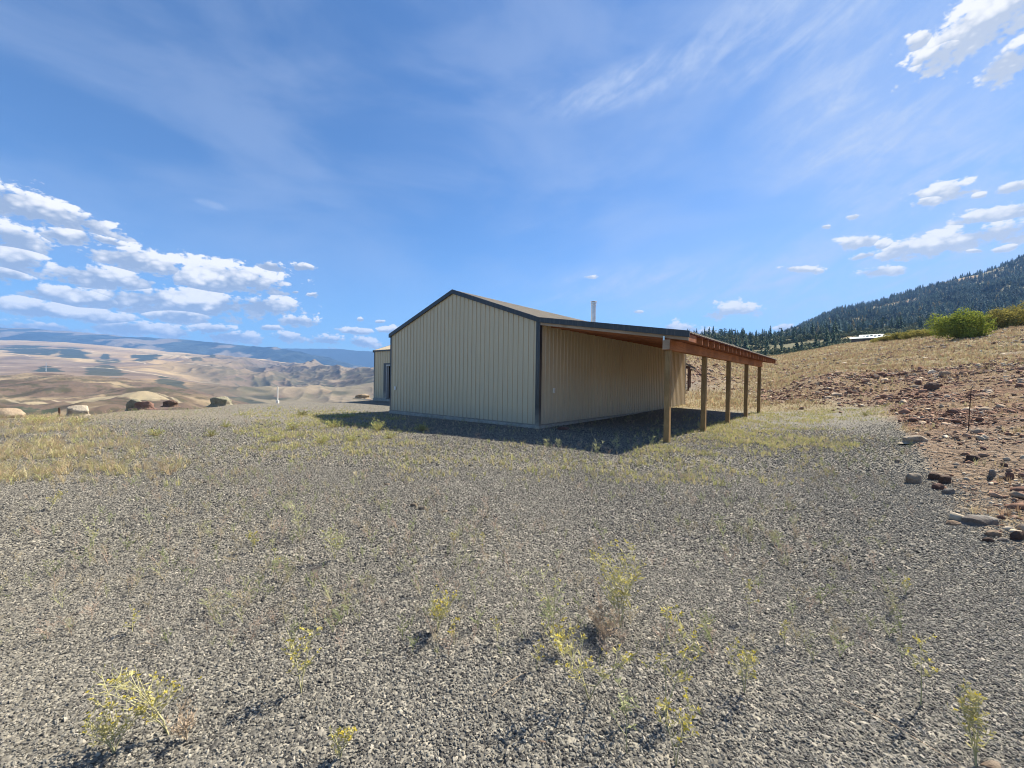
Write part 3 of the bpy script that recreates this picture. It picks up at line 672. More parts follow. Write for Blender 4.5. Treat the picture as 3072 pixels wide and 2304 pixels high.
hills_o = grid_mesh('hills', HILLS, -900, 1500, 900, 700, 4700, 420, hills_h, hills_col, M_HILL)
RANGE = Profile(near_by(4800, 4600, .5, [
 (-900, [(4800, Z, 60), (6000, V, 1010), (8000, V, 962), (9600, Z, 600)]),
 (0,   [(4800, Z, 60), (6000, V, 1022), (8000, V, 981), (9600, Z, 600)]),
 (190, [(4800, Z, 60), (6000, V, 1030), (8000, V, 992), (9600, Z, 600)]),
 (325, [(4800, Z, 50), (6000, V, 1040), (7900, V, 1004), (9600, Z, 500)]),
 (450, [(4800, Z, 40), (6000, V, 1050), (7800, V, 1012), (9600, Z, 500)]),
 (600, [(4800, Z, 30), (6000, V, 1062), (7700, V, 1022), (9600, Z, 400)]),
 (706, [(4800, Z, 20), (6000, V, 1072), (7600, V, 1034), (9600, Z, 300)]),
 (807, [(4800, Z, 10), (5900, V, 1082), (7400, V, 1044), (9600, Z, 200)]),
 (900, [(4800, Z, 0), (5700, V, 1094), (7000, V, 1058), (9600, Z, 100)]),
 (966, [(4800, Z, -10), (6000, V, 1098), (6900, V, 1068), (9600, Z, 50)]),
 (1050, [(4800, Z, -20), (6000, V, 1104), (6800, V, 1085), (9600, Z, 0)]),
 (1120, [(4800, Z, -30), (6000, V, 1110), (6700, V, 1099), (9600, Z, 0)]),
 (1500, [(4800, Z, -60), (6000, V, 1125), (6700, V, 1120), (9600, Z, 0)])]), 4600, 7000, su=5, sd=3)
def range_h(x, y, u, D):
    k = sstep(4600, 5100, D)
    return k*((ridged(x*.0009, y*.0008, 121, 5)-.55)*200*sstep(6150, 5500, D)+(fbm(x*.003, y*.003, 122, 5)-.5)*44)
def range_col(x, y, z, u, D, gx, gy):
    t = sstep(.60, .66, fbm(x*.0022, y*.0016, 131, 5)+.05*sstep(500, 1000, u))
    c = lerp((.012, .026, .036), (.055, .075, .075), sstep(.3, .7, fbm(x*.004, y*.003, 132, 5)))
    c = lerp(c, (.30, .24, .17), t*.8); return c
grid_mesh('mountain_range', RANGE, -900, 1500, 700, 4600, 7000, 200, range_h, range_col, M_MOUNT)
FAR = Profile(near_by(9800, 7400, .486, [(500, [(9800, Z, 0), (12000, V, 1090), (13500, Z, 0)]), (780, [(9800, Z, 0), (12000, V, 1052), (13500, Z, 0)]), (840, [(9800, Z, 0), (12000, V, 1040), (13500, Z, 0)]),
 (900, [(9800, Z, 0), (12000, V, 1041), (13500, Z, 0)]), (1022, [(9800, Z, 0), (12000, V, 1046), (13500, Z, 0)]), (1060, [(9800, Z, 0), (12000, V, 1053), (13500, Z, 0)]), (1120, [(9800, Z, 0), (12000, V, 1052), (13500, Z, 0)]),
 (1300, [(9800, Z, 0), (12000, V, 1060), (13500, Z, 0)]), (2200, [(9800, Z, 0), (12000, V, 1110), (13500, Z, 0)])]), 7400, 9200, su=4, sd=3)
grid_mesh('far_mountain_range', FAR, 500, 2200, 300, 7400, 9200, 60, lambda x, y, u, D: (fbm(x*.0009, y*.0009, 141, 5)-.5)*130*sstep(7400, 8000, D),
          lambda x, y, z, u, D, gx, gy: lerp((.02, .035, .045), (.05, .065, .07), fbm(x*.001, y*.001, 142, 4)), M_MOUNT)
# forested slopes on the right
def crest(u): return np.interp(u, [1700, 2050, 2203, 2310, 2345, 2373, 2397, 2436, 2504, 2560, 2630, 2659, 2727, 2756, 2800, 2872, 2945, 2984, 3027, 3072, 3400, 3900], [1040, 1018, 1013, 1010, 1001, 986, 984, 966, 930, 920, 908, 894, 876, 860, 852, 832, 817, 800, 784, 762, 660, 600])
cols = []
for u in [1700, 2050, 2120, 2203, 2310, 2345, 2373, 2397, 2436, 2504, 2560, 2630, 2659, 2727, 2800, 2872, 2945, 3027, 3072, 3400, 3900]:
    sky = float(np.interp(u, [1700, 2050, 2300, 2450, 2600, 2800, 3072, 3900], [1090, 1085, 1080, 1056, 1034, 1016, 985, 900])); cr = float(crest(u))
    belt = float(np.interp(u, [1700, 2100, 2200, 2340, 2500, 2700, 3072, 3900], [1040, 1016, 1020, 1022, 1006, 990, 940, 800]))
    cols.append((u, [(160, V, sky+16), (260, V, sky+2), (430, V, belt), (560, V, belt+4), (700, V, min(belt+2, .6*belt+.4*cr+6)), (950, V, .35*belt+.65*cr+6), (1300, V, cr), (1700, V, cr+90)]))
FOR = Profile(cols, 160, 1700, su=4, sd=2)
def for_h(x, y, u, D):
    return sstep(160, 400, D)*((fbm(x*.008, y*.008, 151, 5)-.5)*9*sstep(1500, 600, D)*1.4+(ridged(x*.0045, y*.003, 153, 4)-.55)*34*sstep(520, 800, D)*sstep(1300, 1050, D))
def clearing(x, y, u, D):
    g = sstep(.60, .68, fbm(x*.006, y*.006, 161, 4)+.06*sstep(1050, 1300, D)-.06*sstep(620, 500, D))
    return g
def for_col(x, y, z, u, D, gx, gy):
    g = clearing(x, y, u, D); c = lerp((.10, .105, .05), (.22, .19, .10), fbm(x*.03, y*.03, 162, 4))
    warm = lerp((.34, .26, .12), (.30, .17, .09), sstep(.5, .6, fbm(x*.01, y*.01, 163, 2)))
    c = c*(1-g[..., None])+warm*g[..., None]
    low = sstep(330, 230, D); return c*(1-low[..., None])+np.array((.34, .28, .16))*low[..., None]
M_FORF = attr_mat('forest_floor', nscale=.08, nvar=.3, bump=.8)
grid_mesh('mountain', FOR, 1700, 3900, 700, 160, 1700, 300, for_h, for_col, M_FORF)
def FH(x, y):
    D = np.asarray(y, float); u = 1536+FPX*np.asarray(x, float)/D; return FOR(u, D)+for_h(np.asarray(x, float), D, u, D)

# ------------------------------------------------------------------ conifers
def conifer(seed, n=11, full=1.0, per=7, low=.12):
    r = random.Random(seed); V_ = []; F_ = []
    for k in range(n*per):
        t = low+(1-low)*((k+r.random())/(n*per)); rr = (.19*full*(1-t)**.75+.012)*(.6+.55*r.random()); a = r.random()*6.283+k*2.4
        z0 = t; droop = -.05*rr/.2-.02; w = .055*(1-t)+.018
        ca, sa = math.cos(a), math.sin(a); b = len(V_)
        V_ += [(ca*.008, sa*.008, z0+.012), (ca*rr*.6-sa*w, sa*rr*.6+ca*w, z0+droop*.4), (ca*rr, sa*rr, z0+droop), (ca*rr*.6+sa*w, sa*rr*.6-ca*w, z0+droop*.4), (ca*rr*.45, sa*rr*.45, z0+.03)]
        F_ += [(b, b+1, b+4), (b+1, b+2, b+4), (b+2, b+3, b+4), (b+3, b, b+4)]
    b = len(V_); V_ += [(.012, 0, .93), (-.008, .01, .93), (-.008, -.01, .93), (0, 0, 1.02)]; F_ += [(b, b+1, b+3), (b+1, b+2, b+3), (b+2, b, b+3)]
    return V_, F_
def pine(seed, n=46):
    """ponderosa: clumped, gappy crown high on a bare trunk"""
    r = random.Random(seed); V_ = []; F_ = []
    for k in range(n):
        t = .38+.6*r.random(); R_ = .17*math.sin(math.pi*min(1, (1.05-t)/.72))**.6; a = r.random()*6.283; q = R_*r.random()**.5
        cx_, cy_ = math.cos(a)*q, math.sin(a)*q
        for j in range(5):
            b = len(V_); s_ = .045
            V_ += [(cx_+r.uniform(-s_, s_), cy_+r.uniform(-s_, s_), t+r.uniform(-s_, s_)*.7) for _ in range(3)]; F_.append((b, b+1, b+2))
    return V_, F_
def trunk(r0=.018, h_=.95):
    m = MB(); m.tube([(0, 0, -.05), (.004, 0, .4), (0, .003, h_)], [r0, r0*.7, r0*.15], 5); return m
def needle(name, a, b):
    m, nt, bs = new_mat(name); n = N(nt); f = n.objrand(); g = n.noise(n.coord(), 12, 2)
    c = n.mix(g, c4(a), c4(b)); c = n.mix(n.math('MULTIPLY', f, .6), c, c4((a[0]*1.5, a[1]*1.35, a[2])))
    nt.links.new(c, bs.inputs['Base Color']); bs.inputs['Roughness'].default_value = .9; bs.inputs['Specular IOR Level'].default_value = .1; return m
M_NEED = needle('conifer_needles', (.026, .058, .040), (.075, .115, .058)); M_BARK = simple('bark', (.11, .075, .05), .9, .3, 12)
tm = [conifer(s, 10+s % 3, .85+.18*(s % 4), 7) for s in range(5)]+[pine(s+20) for s in range(3)]
def tri_mesh(name, v, f, mat, attrs=None, smooth=False): return np_mesh(name, v, f, mat, smooth, attrs)
TREE_ME = [tri_mesh('crown', *t, M_NEED) for t in tm]; TRUNK_ME = trunk().mesh('trunk', M_BARK); TRUNK_PINE = trunk(.02, .92).mesh('trunk', M_BARK)
def put_tree(x, y, z, h_, k, label, group, rz, wide=1.):
    e = empty('pine_tree' if k >= 5 else 'fir_tree', (x, y, z), label, 'tree', group, rz); e.scale = (h_*wide, h_*wide, h_)
    link('crown', TREE_ME[k], e); link('trunk', TRUNK_PINE if k >= 5 else TRUNK_ME, e); return e
for (u, D, hh, k, w_, lab) in [(2130, 300, 8.5, 1, 1.5, 'short bushy dark conifer left of the tallest ragged pine above the lean-to eave'), (2146, 300, 13.5, 5, 1.15, 'tall ragged two-topped pine standing highest above the lean-to eave'),
        (2166, 300, 10.5, 3, 1.3, 'dark conifer just right of the ragged pine on the skyline'), (2190, 300, 13.5, 2, 1.1, 'slim pointed conifer standing alone on the skyline right of the ragged pine'),
        (2217, 340, 9, 4, 1.5, 'broad dark conifer right of the slim pointed one on the skyline'), (2233, 360, 10.5, 0, 1.0, 'narrow conifer with a thin tip against the sky over the eave')]:
    x = (u-1536)/FPX*D; z = float(FH(x, D)); put_tree(x, D, z-.3, hh, k, lab, 'conifers standing out on the skyline above the lean-to', u*.37, w_)
r = random.Random(5); cnt = 0; near_pts = []
while cnt < 250:
    D = math.exp(r.uniform(math.log(235), math.log(620))); u = r.uniform(2060, 2960)
    x = (u-1536)/FPX*D
    if u < 2300 and r.random() < .3: continue
    if fbm(np.array(x*.012), np.array(D*.012), 171, 3) < .38: continue
    if D < 300 and 2100 < u < 2250: continue
    if D < 320 and u > 2520: continue
    z = float(FH(x, D)); k = r.choice([0, 1, 2, 3, 4, 4, 2, 5, 6]); hh = r.uniform(6, 15)*(1 if D > 300 else .75)
    put_tree(x, D, z-.3, hh, k, 'dark green conifer, one of many in the scattered belt of trees below the forested mountain', 'conifers of the tree belt below the mountain', r.random()*6.28, r.uniform(1.0, 1.4)); cnt += 1
def leaf_blob(seed, n=260, sz=.09, flat=.75):
    r = np.random.default_rng(seed); L_ = 7; cen = r.normal(0, .42, (L_, 3))*[1, 1, .45]+[0, 0, .45]; cr = r.uniform(.3, .55, L_)
    k = r.integers(0, L_, n); d = r.normal(0, 1, (n, 3)); d /= np.linalg.norm(d, axis=1)[:, None]
    P = cen[k]+d*(cr[k]*r.uniform(.65, 1.08, n))[:, None]; P[:, 2] = np.abs(P[:, 2])*flat
    a = r.normal(0, 1, (n, 3)); a /= np.linalg.norm(a, axis=1)[:, None]; b = np.cross(a, d); b /= np.linalg.norm(b, axis=1)[:, None]+1e-9
    s_ = sz*r.uniform(.6, 1.3, n)[:, None]
    V_ = np.stack([P-a*s_, P+b*s_*.6, P+a*s_, P-b*s_*.6], 1).reshape(-1, 3); i = np.arange(n)*4
    F_ = np.concatenate([np.stack([i, i+1, i+2], -1), np.stack([i, i+2, i+3], -1)]); return V_, F_
# the far forest reads as one mass
nT = 30000; UU = RNG.uniform(2000, 3750, nT); DD = np.exp(RNG.uniform(math.log(420), math.log(1330), nT)); XX = (UU-1536)/FPX*DD
den = (1-clearing(XX, DD, UU, DD)*.97)*(.25+.75*sstep(2300, 2420, UU))*(.35+.65*sstep(.36, .5, fbm(XX*.01, DD*.01, 172, 3)))*sstep(380, 620, DD)*(.35+.65*(DD/1330)**1.2)
keep = RNG.random(nT) < den*np.where(UU > 3200, .35, 1); XX, DD, UU = XX[keep], DD[keep], UU[keep]
hs = np.where(UU < 2400, .7, 1)*RNG.uniform(6, 17, len(XX))*(.75+.5*fbm(XX*.02, DD*.02, 175, 3)); sel = RNG.integers(0, 5, len(XX)); bb = (RNG.random(len(XX)) < .30*sstep(.4, .6, fbm(XX*.012, DD*.012, 177, 3))+.04); sel[bb] = 5+RNG.integers(0, 2, bb.sum()); wd = np.where(bb, .5, RNG.uniform(1.25, 1.9, len(XX))); hs = np.where(bb, hs*.55, hs)
fb = [leaf_blob(70+s, 60, .22) for s in range(2)]
Vv, Ff, Id = scatter_mesh([tm[i][0] for i in range(5)]+[b[0] for b in fb], [tm[i][1] for i in range(5)]+[b[1] for b in fb], np.stack([XX, DD, FH(XX, DD)-.4], -1), np.stack([hs*wd, hs*wd, hs], -1), RNG.uniform(0, 6.28, len(XX)), sel=sel)
tint = RNG.random(len(XX))[Id][:, None]; warm = ((RNG.random(len(XX)) > .95) | (bb & (RNG.random(len(XX)) > .35)))[Id][:, None]
cl = fbm(XX*.015, DD*.01, 176, 4)[Id][:, None]; colv = (np.array((.035, .075, .085))*(1-tint)+np.array((.085, .145, .12))*tint)*(.5+1.1*cl); colv = np.where(warm, np.array((.26, .22, .10)), colv)  # conifer greens pushed towards blue, distance haze painted into the foliage
M_FOREST = attr_mat('forest_foliage', nscale=.4, nvar=.3)
tag(link('forest', np_mesh('forest', Vv, Ff, M_FOREST, False, {'col': colv})), 'dense blue-green conifer forest covering the mountainside', 'forest', kind='stuff')
del Vv, Ff, Id
# deciduous scrub filling the belt under the conifers
blobs = [leaf_blob(s, 90, .16) for s in range(4)]
nS = 5200; UU = RNG.uniform(2060, 3100, nS); DD = np.exp(RNG.uniform(math.log(230), math.log(640), nS)); XX = (UU-1536)/FPX*DD
k_ = fbm(XX*.012, DD*.012, 173, 3) > .40; XX, DD = XX[k_], DD[k_]; hs = RNG.uniform(1.8, 4.8, len(XX))
Vv, Ff, Id = scatter_mesh([b[0] for b in blobs], [b[1] for b in blobs], np.stack([XX, DD, FH(XX, DD)-.2], -1), np.stack([hs*1.1, hs*1.1, hs*1.2], -1), RNG.uniform(0, 6.28, len(XX)), sel=RNG.integers(0, 4, len(XX)))
tint = RNG.random(len(XX))[Id][:, None]; colv = np.array((.07, .10, .05))*(1-tint)+np.array((.24, .23, .10))*tint
tag(link('scrub', np_mesh('scrub', Vv, Ff, M_FOREST, False, {'col': colv})), 'green and yellowish scrub filling the tree belt below the mountain', 'scrub', kind='stuff')

# ------------------------------------------------------------------ farm buildings below the forest
def barn(u, v, D, Lx, h_, rise, dep, label, dots=0, rz=0):
    x = (u-1536)/FPX*D; zt = EYE+(horizon(u)-v)/FPX*D       # v = top of the roof
    zb = zt-h_-rise
    t = empty('farm_building', (x, D, zb), label, 'building', 'low farm buildings below the forested slope', -math.atan2(x, D))
    m = MB(); m.box(-Lx/2, Lx/2, 0, dep, -3, h_); m.build('wall', M_BARNW, t)
    m = MB(); o = .5
    m.hexa([(-Lx/2-o, -o, h_-.1), (Lx/2+o, -o, h_-.1), (Lx/2+o, dep/2, h_+rise-.12), (-Lx/2-o, dep/2, h_+rise-.12), (-Lx/2-o, -o, h_+.02), (Lx/2+o, -o, h_+.02), (Lx/2+o, dep/2, h_+rise), (-Lx/2-o, dep/2, h_+rise)])
    m.hexa([(-Lx/2-o, dep/2+.003, h_+rise-.12), (Lx/2+o, dep/2+.003, h_+rise-.12), (Lx/2+o, dep+o, h_-.1), (-Lx/2-o, dep+o, h_-.1), (-Lx/2-o, dep/2+.003, h_+rise), (Lx/2+o, dep/2+.003, h_+rise), (Lx/2+o, dep+o, h_+.02), (-Lx/2-o, dep+o, h_+.02)])
    ro = m.build('roof', M_BARNR, t)
    for k in range(dots):
        m = MB(); xx = -Lx/2+Lx*(k+.8)/(dots+.6); f = .3+.08*((k*7) % 3); y_ = dep/2*f; z_ = h_+rise*(y_+o)/(dep/2+o)+.03
        m.box(xx-.35, xx+.35, y_, y_+1.1, z_-.2, z_+.3); m.build('skylight', M_TRIM, ro)
M_BARNR = simple('pale_metal_roof', (.46, .54, .51), .6, .08, 1.5, spec=.5); M_BARNW = simple('barn_wall', (.10, .09, .085), .85, .3, 1.5)
barn(2611, 1002, 150, 6.0, .9, 1.5, 5, 'largest of the pale-roofed farm buildings, with a row of small dark openings on its roof', 5)
barn(2568, 1009.5, 150, 3.2, .6, .8, 4, 'low pale-roofed wing at the left end of the farm buildings')
barn(2681, 1003, 148, 6.2, .6, .75, 4, 'separate low flat pale roof half hidden behind the yellow-green shrubs')

# ------------------------------------------------------------------ rocks
def rock_shape(seed, sub=3, flat=.6, planes=16, rough=.05, lx=1.3):
    r = np.random.default_rng(seed)
    import bmesh as bm_
    b = bm_.new(); bm_.ops.create_icosphere(b, subdivisions=sub, radius=1); b.verts.ensure_lookup_table()
    V_ = np.array([v.co[:] for v in b.verts]); F_ = np.array([[v.index for v in f.verts] for f in b.faces]); b.free()
    n = r.normal(0, 1, (planes, 3)); n /= np.linalg.norm(n, axis=1)[:, None]; d = r.uniform(.55, .95, planes)
    dots = np.maximum(V_@n.T, .05); rad_ = np.minimum((d/dots).min(1), 1.1); V2 = V_*rad_[:, None]
    if rough: V2 *= (1+rough*(fbm(V_[:, 0]*2.5+V_[:, 2]*3+seed, V_[:, 1]*2.5-V_[:, 2]*2, seed, 4)-.5)*2)[:, None]
    return V2*np.array([lx, .85, flat]), F_
def hull_rock(seed, npt=13, cuts=2, rough=.05, seated=False):
    import bmesh as bm_
    r = np.random.default_rng(seed); b = bm_.new()
    for _ in range(npt):
        p = r.uniform(-1, 1, 3); p /= max(1, np.linalg.norm(p)/1.15)*1.0; p[np.argmax(np.abs(p))] *= 1.15
        b.verts.new(p)
    if seated:   # broad base sunk in the ground, faceted top
        for v in b.verts[:]: b.verts.remove(v)
        for q in range(8):
            a = q*.785+r.uniform(-.3, .3); b.verts.new((math.cos(a)*r.uniform(.8, 1), math.sin(a)*r.uniform(.8, 1), -1)); b.verts.new((math.cos(a)*r.uniform(.8, 1.1), math.sin(a)*r.uniform(.8, 1.1), r.uniform(-.3, .55)))
        for q in range(7): a = r.uniform(0, 6.28); rr_ = r.uniform(.2, .9); b.verts.new((math.cos(a)*rr_, math.sin(a)*rr_, 1-.35*rr_*r.random()-.25*(1+math.cos(a+seed))*rr_*.6))
    bm_.ops.convex_hull(b, input=b.verts[:]); bm_.ops.delete(b, geom=[v for v in b.verts if not v.link_faces], context='VERTS')
    if rough: bm_.ops.bevel(b, geom=b.edges[:], offset=.04, segments=1, affect='EDGES')
    for _ in range(cuts): bm_.ops.subdivide_edges(b, edges=b.edges[:], cuts=1, use_grid_fill=True)
    bm_.ops.triangulate(b, faces=b.faces[:]); b.verts.ensure_lookup_table(); b.verts.index_update()
    V_ = np.array([v.co[:] for v in b.verts]); F_ = np.array([[v.index for v in f.verts] for f in b.faces]); b.free()
    V_ *= (1+rough*2*(fbm(V_[:, 0]*2.6+V_[:, 2]*1.7+seed, V_[:, 1]*2.6-V_[:, 2]*2.1, seed, 4)-.5)+rough*(fbm(V_[:, 0]*8+V_[:, 2]*5, V_[:, 1]*8-V_[:, 2]*6, seed, 2)-.5))[:, None]
    return V_, F_
def rock_mat(name, a, b_, dark, lichen=None):
    m, nt, bs = new_mat(name); n = N(nt); co = n.coord('Object')
    f = n.noise(co, 2.6, 9, .75); c = n.ramp(f, [(.3, a), (.65, b_)])
    c = n.mix(n.rng(n.noise(n.mapping(co, loc=(4, 2, 1)), .9, 5, .6), .52, .62, 0, .8), c, c4(dark))
    if lichen: c = n.mix(n.rng(n.noise(co, 3.5, 6, .8), .52, .6, 0, .8), c, c4(lichen))
    nt.links.new(c, bs.inputs['Base Color']); bs.inputs['Roughness'].default_value = .9
    nt.links.new(n.bump(f, .9, .12), bs.inputs['Normal']); return m
MR = {'cream': rock_mat('cream_rock', (.30, .215, .14), (.42, .33, .225), (.20, .13, .085)),
      'white': rock_mat('white_rock', (.38, .32, .235), (.56, .48, .36), (.15, .095, .06)),
      'brown': rock_mat('brown_rock', (.10, .062, .045), (.20, .135, .10), (.065, .04, .03)),
      'grey': rock_mat('grey_rock', (.24, .22, .19), (.40, .38, .33), (.13, .10, .08)),
      'lichen': rock_mat('lichen_rock', (.18, .17, .115), (.31, .28, .205), (.12, .09, .07), (.17, .18, .10)),
      'red': rock_mat('red_rock', (.17, .09, .065), (.29, .18, .14), (.09, .045, .035))}
def put_rock(name, u0, u1, v0, v1, kind, label, cat='rock', seed=1, group=None, sink=.16, dfix=None, rz=.3, flat=None):
    h_mul = 1
    """rock filling the box u0..u1, v0..v1 where it meets the ground"""
    uc = (u0+u1)/2; p = on_ground(uc, v1)
    if dfix:
        x = (uc-1536)/FPX*dfix; p = np.array([x, dfix, EYE+(horizon(uc)-v1)/FPX*dfix]); sink = .7; h_mul = .8
    s_ = ppm(p); w = (u1-u0)/s_; h_ = (v1-v0)/s_*h_mul
    V_, F_ = hull_rock(seed, 13, 2 if w > .3 else 1, .06, True); zn = np.clip(-V_[:, 2], 0, 1); V_[:, :2] *= (1/np.sqrt(1-.75*zn**2))[:, None]
    up_ = V_[:, 2] > .0; h_ = max(.4*h_, h_-.5*w*math.sin(math.atan2(EYE-p[2], math.hypot(p[0], p[1])))); V_[:, :2] *= (1-.18*np.clip(-V_[:, 2], 0, 1))[:, None]
    V_ = V_*np.array([w*.52/np.abs(V_[up_, 0]).max(), w*.34/np.abs(V_[:, 1]).max(), 1]); zz = V_[:, 2]; zz = (zz-zz.min())/(zz.max()-zz.min())
    V_[:, 2] = zz*h_*(1+sink)-sink*h_
    me = np_mesh(name, V_, F_, MR[kind], smooth=False); o = link(name, me); o.location = (p[0], p[1]+w*.2, p[2]-.01)
    o.rotation_euler = (0, 0, 0); tag(o, label, cat, group); return o
B = 'boulders along the edge of the gravel pad'
put_rock('boulder', -75, 47, 1213, 1250, 'cream', 'large flat-topped cream boulder cut off by the left edge of the photo', 'boulder', 3, B, dfix=16.2)
put_rock('boulder', 184, 253, 1208, 1236, 'white', 'pale boulder with dark underside right of the rusty fence post', 'boulder', 8, B, dfix=18.3)
put_rock('boulder', 374, 420, 1188, 1220, 'lichen', 'rough brown and green-grey lumpy boulder at the pad edge', 'boulder', 12, B, dfix=21.8)
put_rock('boulder', 398, 450, 1198, 1218, 'red', 'reddish slab lying against the lumpy green-grey boulder', 'boulder', 17, B, dfix=21.4)
put_rock('boulder', 479, 526, 1194, 1212, 'brown', 'dark brown boulder with a rounded back tapering to the right', 'boulder', 21, B, dfix=23.5)
put_rock('boulder', 622, 688, 1182, 1208, 'lichen', 'mottled grey-green boulder balanced on a narrow base, rightmost of the large ones', 'boulder', 64, B, dfix=26)
put_rock('boulder', 1064, 1106, 1178, 1190, 'cream', 'small tan boulder near the left wing of the building', 'boulder', 9, B, dfix=36)
R_ = 'rocks along the foot of the dug slope'
for i, (a, b_, c_, d_, k, lab) in enumerate([
 (2722, 2795, 1303, 1328, 'white', 'long white-topped slab at the gravel edge below the thin metal stake'),
 (2727, 2775, 1416, 1453, 'white', 'whitish wedge-shaped rock lying on the gravel in front of the brown rock pile'),
 (2790, 2832, 1414, 1440, 'brown', 'left dark brown rock of the rock pile at the slope foot'),
 (2826, 2860, 1424, 1452, 'brown', 'right blocky dark brown rock of the rock pile at the slope foot'),
 (2802, 2842, 1446, 1470, 'red', 'lower reddish rock tucked under the brown rock pile'),
 (2836, 2870, 1462, 1483, 'grey', 'pale pointed slab in front of the brown rock pile'),
 (2970, 2992, 1406, 1430, 'grey', 'upright light grey rock standing on the stony slope near the right edge'),
 (3022, 3046, 1414, 1440, 'red', 'round reddish rock beside the upright grey rock at the right edge'),
 (2910, 2952, 1363, 1380, 'brown', 'low brown wedge of rock among the loose stones on the right slope'),
 (2912, 3014, 1541, 1576, 'grey', 'long flat pale slab lying at the gravel edge near the right border'),
 (2850, 2890, 1557, 1577, 'cream', 'small cream slab left of the long flat slab'),
 (2966, 3014, 1588, 1612, 'cream', 'thin cream slab below the long flat slab'),
 (3042, 3085, 1588, 1622, 'brown', 'dark chunky rock cut off by the right edge of the photo'),
 (2956, 2988, 1608, 1628, 'brown', 'small dark brown rock sitting in the gravel below the thin cream slab'),
 (3000, 3040, 1608, 1626, 'grey', 'flat grey stone between the dark rocks at the right'),
 (2954, 2984, 1166, 1178, 'white', 'bright white stone high on the slope right of the stake'),
 (2826, 2862, 1113, 1127, 'cream', 'pale tilted slab near the top of the red dirt'),
 (2780, 2825, 1146, 1172, 'brown', 'dark angular rock in the middle of the red dirt bank'),
 (2690, 2712, 1376, 1388, 'grey', 'small grey stone alone on the gravel left of the white slab'),
 (2960, 3030, 2276, 2312, 'white', 'cream-white rock poking up at the bottom right corner')]):
    put_rock('rock', a, b_, c_, d_, k, lab, 'rock', 30+i, R_)
S_ = 'pale stones lying on the gravel'
for i, (a, b_, c_, d_, k, lab) in enumerate([
 (1230, 1252, 1505, 1521, 'white', 'white stone, upper left of the pair on the gravel before the gable'), (1254, 1280, 1514, 1532, 'white', 'white stone, lower right of the pair of chips in front of the gable'),
 (1322, 1342, 1526, 1538, 'white', 'small white chip right of the pair of white stones'), (55, 70, 1578, 1589, 'white', 'white pebble alone on the gravel near the left edge'),
 (1610, 1640, 2212, 2234, 'cream', 'tan stone half buried in the gravel at the bottom centre'), (1150, 1168, 1446, 1456, 'white', 'pale chip on the gravel above and left of the pair of white stones')]):
    put_rock('stone', a, b_, c_, d_, k, lab, 'stone', 70+i, S_)
put_rock('stone', 1672, 1708, 1278, 1290, 'red', 'flat brown stone in the shade under the lean-to beside the foundation', 'stone', 80)
put_rock('stone', 1505, 1535, 1272, 1284, 'grey', 'pale stone in the shade at the foot of the gable wall', 'stone', 81)
# rubble over the dug slope: merged, nobody could count it
tmpl = [(lambda vf, i: (vf[0]*np.array([[1.4, 1.1, 1.3, 1.][i % 4], .8, [.4, .55, .65, .8][i % 4]]), vf[1]))(hull_rock(200+i, 11, 0, 0), i) for i in range(8)]
def scatter_pts(n, u0, u1, d0, d1, power=1.0):
    U = RNG.uniform(u0, u1, n); D = (RNG.uniform(d0**power, d1**power, n))**(1/power); x = (U-1536)/FPX*D; return x, D, U
xs, ys, us = scatter_pts(230000, 2050, 3500, 2.6, 75, .9)
sm = slope_mask(xs, ys); rm_ = red_mask(xs, ys); gm_ = grass_mask(xs, ys)
pr = sm*(.26+.44*rm_)*(1-.55*gm_)*(.25+1.2*sstep(.45, .62, fbm(xs*.5, ys*.5, 181, 3)))*np.clip(ys/22, .7, 1)
keep = RNG.random(len(xs)) < pr; xs, ys = xs[keep], ys[keep]; n_ = len(xs)
sz = np.exp(RNG.normal(-3.95, .62, n_))*(.75+ys/15); sz = np.minimum(sz, .30)
P = np.stack([xs, ys, H(xs, ys)+sz*.1], -1)
Vv, Ff, Id = scatter_mesh([t[0] for t in tmpl], [t[1] for t in tmpl], P, sz, RNG.uniform(0, 6.28, n_), RNG.normal(0, .35, (n_, 1)), RNG.integers(0, 8, n_))
pal = np.array([(.29, .17, .115), (.36, .24, .165), (.48, .38, .27), (.19, .11, .08), (.58, .49, .36), (.36, .29, .215)])
rr = red_mask(xs, ys); ci = np.where(RNG.random(n_) < rr, RNG.choice([0, 0, 1, 3, 2], n_), RNG.choice([2, 4, 5, 1, 0, 3], n_))
colv = (pal[ci]*RNG.uniform(.75, 1.2, n_)[:, None])[Id]
M_RUB = attr_mat('rubble_stone', nscale=14, nvar=.25, bump=.01)
tag(link('rubble', np_mesh('rubble', Vv, Ff, M_RUB, False, {'col': colv})), 'loose broken rocks and rubble over the reddish dug slope', 'rubble', kind='stuff'); del Vv, Ff, Id

